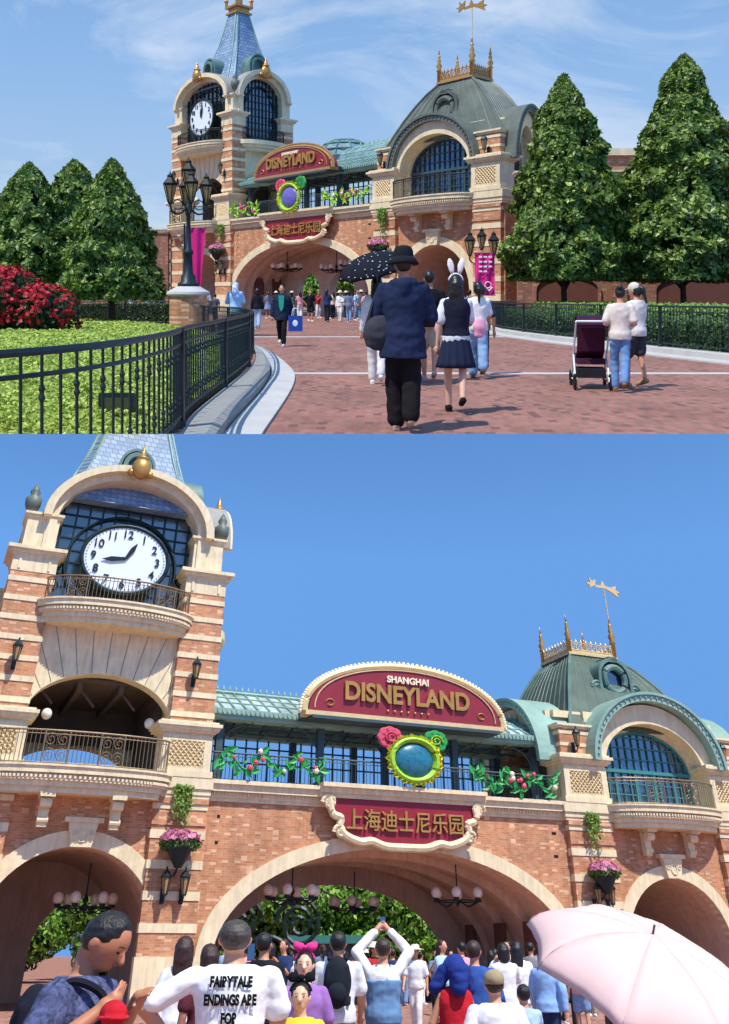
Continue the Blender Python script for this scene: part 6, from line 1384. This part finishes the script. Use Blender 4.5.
for body, z, wd in (('FAIRYTALE', 1.325, .215), ('ENDINGS ARE', 1.215, .265), ('FOR', 1.105, .085)):
    me = text_mesh(body, .088, .002, M['black'], wd, .005)
    for v in me.vertices:      # the print follows the back of the shirt
        X_, Z_ = v.co.x, v.co.z+z; near_ = pts_[(np.abs(pts_[:, 0]-X_) < .03) & (np.abs(pts_[:, 2]-Z_) < .03)]
        v.co = Vector((X_, (near_[:, 1].min() if len(near_) else -.15)-.006, Z_))
    part(wt, 'slogan', me, None)
npers(184, 13.0, 1.72, .1, 'woman with long dark hair in white near the tower pilaster', top=('long', 'e8e8ea'), bottom=('trousers', '5a6470'), hair=('long', 'brown'), arms=('down', 'down'), vox=.018, female=True, bulk=.6)
npers(209, 12.2, 1.64, .5, 'person with brown hair raising a hand beside the slogan shirt man', top=('tee', '5a2a34'), bottom=('trousers', '23262e'), hair=('bob', 'brown'), arms=('down', 'phone'), vox=.018, female=True, bulk=.8)
x, y = NP(251, 11.8); phone(NEAR, x, y, 1.50, 'black phone held up right of the slogan shirt man')
npers(264, 14.5, 1.78, -.4, 'person in black just beyond the raised phone', top=('long', '20222a'), bottom=('trousers', '24262e'), hair=('short', 'black'), arms=('phone', 'down'), vox=.02, bulk=1.3)
npers(305, 11.0, 1.57, PI, 'smiling woman facing the viewer in purple top with pink bow headband', top=('tee', '9a6fae'), bottom=('trousers', '7a4a8a'), hair=('bob', 'black'), arms=('down', 'fore'), vox=.012, female=True, bulk=.9, hat=('bow', 'e0408a'), skin_c='e0b494', long_top=.2)
npers(302, 9.3, 1.36, PI, 'child facing the viewer in yellow with black round ear headband', top=('tee', 'e8c840'), bottom=('shorts', '3a5a9a'), hair=('short', 'black'), arms=('down', 'down'), vox=.012, bulk=.3, hat=('ears', '16181e'), skin_c='dcae8c')
npers(338, 14.0, 1.78, 0, 'man from behind in white shirt and black shorts wearing a black backpack', top=('tee', 'e6e8ea'), bottom=('shorts', '1c1d22'), hair=('short', 'black'), arms=('fore', 'fore'), vox=.016, bulk=1.2)
x, y = NP(338, 13.82); backpack(NEAR, x, y, 0, 1.02, '22262e', 'black backpack on the man in white shirt and black shorts', .30, .46, 1.15)
npers(383, 14.5, 1.72, 0, 'woman from behind in white top and blue denim dungarees holding up a phone', top=('long', 'ece8e4'), bottom=('overalls', '6688ac'), hair=('short', 'brown'), arms=('up', 'up'), vox=.013, female=True, bulk=.5, long_top=-.1)
x, y = NP(383, 14.8); phone(NEAR, x, y, 1.82, 'phone held overhead by the woman in denim dungarees')
npers(453, 12.0, 1.52, .3, 'woman in red sleeveless top with bright blue jacket draped over her head', top=('vest', 'c02430'), bottom=('wide', 'dce0e8'), hair=('short', 'black'), arms=('look', 'look'), vox=.014, female=True, bulk=.6, hat=('scarf', '26387e'), long_top=.12)
npers(474, 15.0, 1.70, -.3, 'man in blue denim shirt behind the blue draped woman', top=('long', '38589c'), bottom=('trousers', '2a2e3a'), hair=('short', 'brown'), arms=('down', 'fore'), vox=.018, bulk=1.6)
npers(492, 10.5, 1.42, 0, 'short person in white top and khaki cap in the lower foreground', 1.3, top=('tee', 'f2f0ec'), bottom=('trousers', '6a6a6a'), hair=('short', 'black'), arms=('down', 'down'), vox=.013, bulk=1.3, hat=('cap', '9a8a6a'))
npers(520, 12.6, 1.28, .2, 'short person in pale blue holding a phone next to the khaki cap', top=('tee', 'a8c4e4'), bottom=('trousers', '2a3040'), hair=('short', 'black'), arms=('phone', 'phone'), vox=.018, female=True, bulk=.8)
npers(544, 18.5, 1.66, -.2, 'person in light blue shirt and navy trousers left of the pink umbrella', top=('long', '8fb4e0'), bottom=('trousers', '2b3a5c'), hair=('bob', 'black'), arms=('fore', 'swing'), vox=.018, female=True, bulk=1.0, stride=.3)
npers(503, 20.0, 1.72, .2, 'left of the white clad pair before the right passage wall', top=('long', 'e6e6e6'), bottom=('longskirt', '2a2c32'), hair=('bob', 'black'), arms=('face', 'face'), vox=.02, female=True, bulk=1.0)
npers(517, 20.5, 1.75, -.2, 'right of the white clad pair, long black hair, before the passage wall', top=('long', 'ecebea'), bottom=('wide', 'd6d2cc'), hair=('long', 'black'), arms=('face', 'down'), vox=.02, female=True, bulk=1.0)
npers(612, 6.9, 1.36, -.2, 'person with long brown hair in white holding the pink umbrella', top=('long', 'e8e6e4'), bottom=('trousers', '4a4a50'), hair=('long', 'brown'), arms=('umb', 'umb'), vox=.014, female=True, bulk=.8)
umbrella(NEAR, 1.70, 6.5, 1.65, .44, .12, .72, .27, 'edb9bc', 'large pale pink umbrella filling the lower right corner', roll=.24, pole=.72, phase=.32)
NS = []
q = random.Random(11)
for px in list(range(224, 600, 11))+[650, 690]:
    D = q.uniform(24, 44); NS.append((*NP(px+q.uniform(-5, 5), D), q.uniform(1.62, 1.84)))
crowd(NEAR, NS, 'crowd gathered under the main arch in the lower picture', 'in the near gate crowd', 2, 1.15)
# ---------------------------------------------------------------- final tidy
for o in list(bpy.data.objects):
    if '_s' in o: del o['_s']
scene.collection.children.link(col_near); scene.collection.children.link(col_far)
bpy.context.view_layer.update()
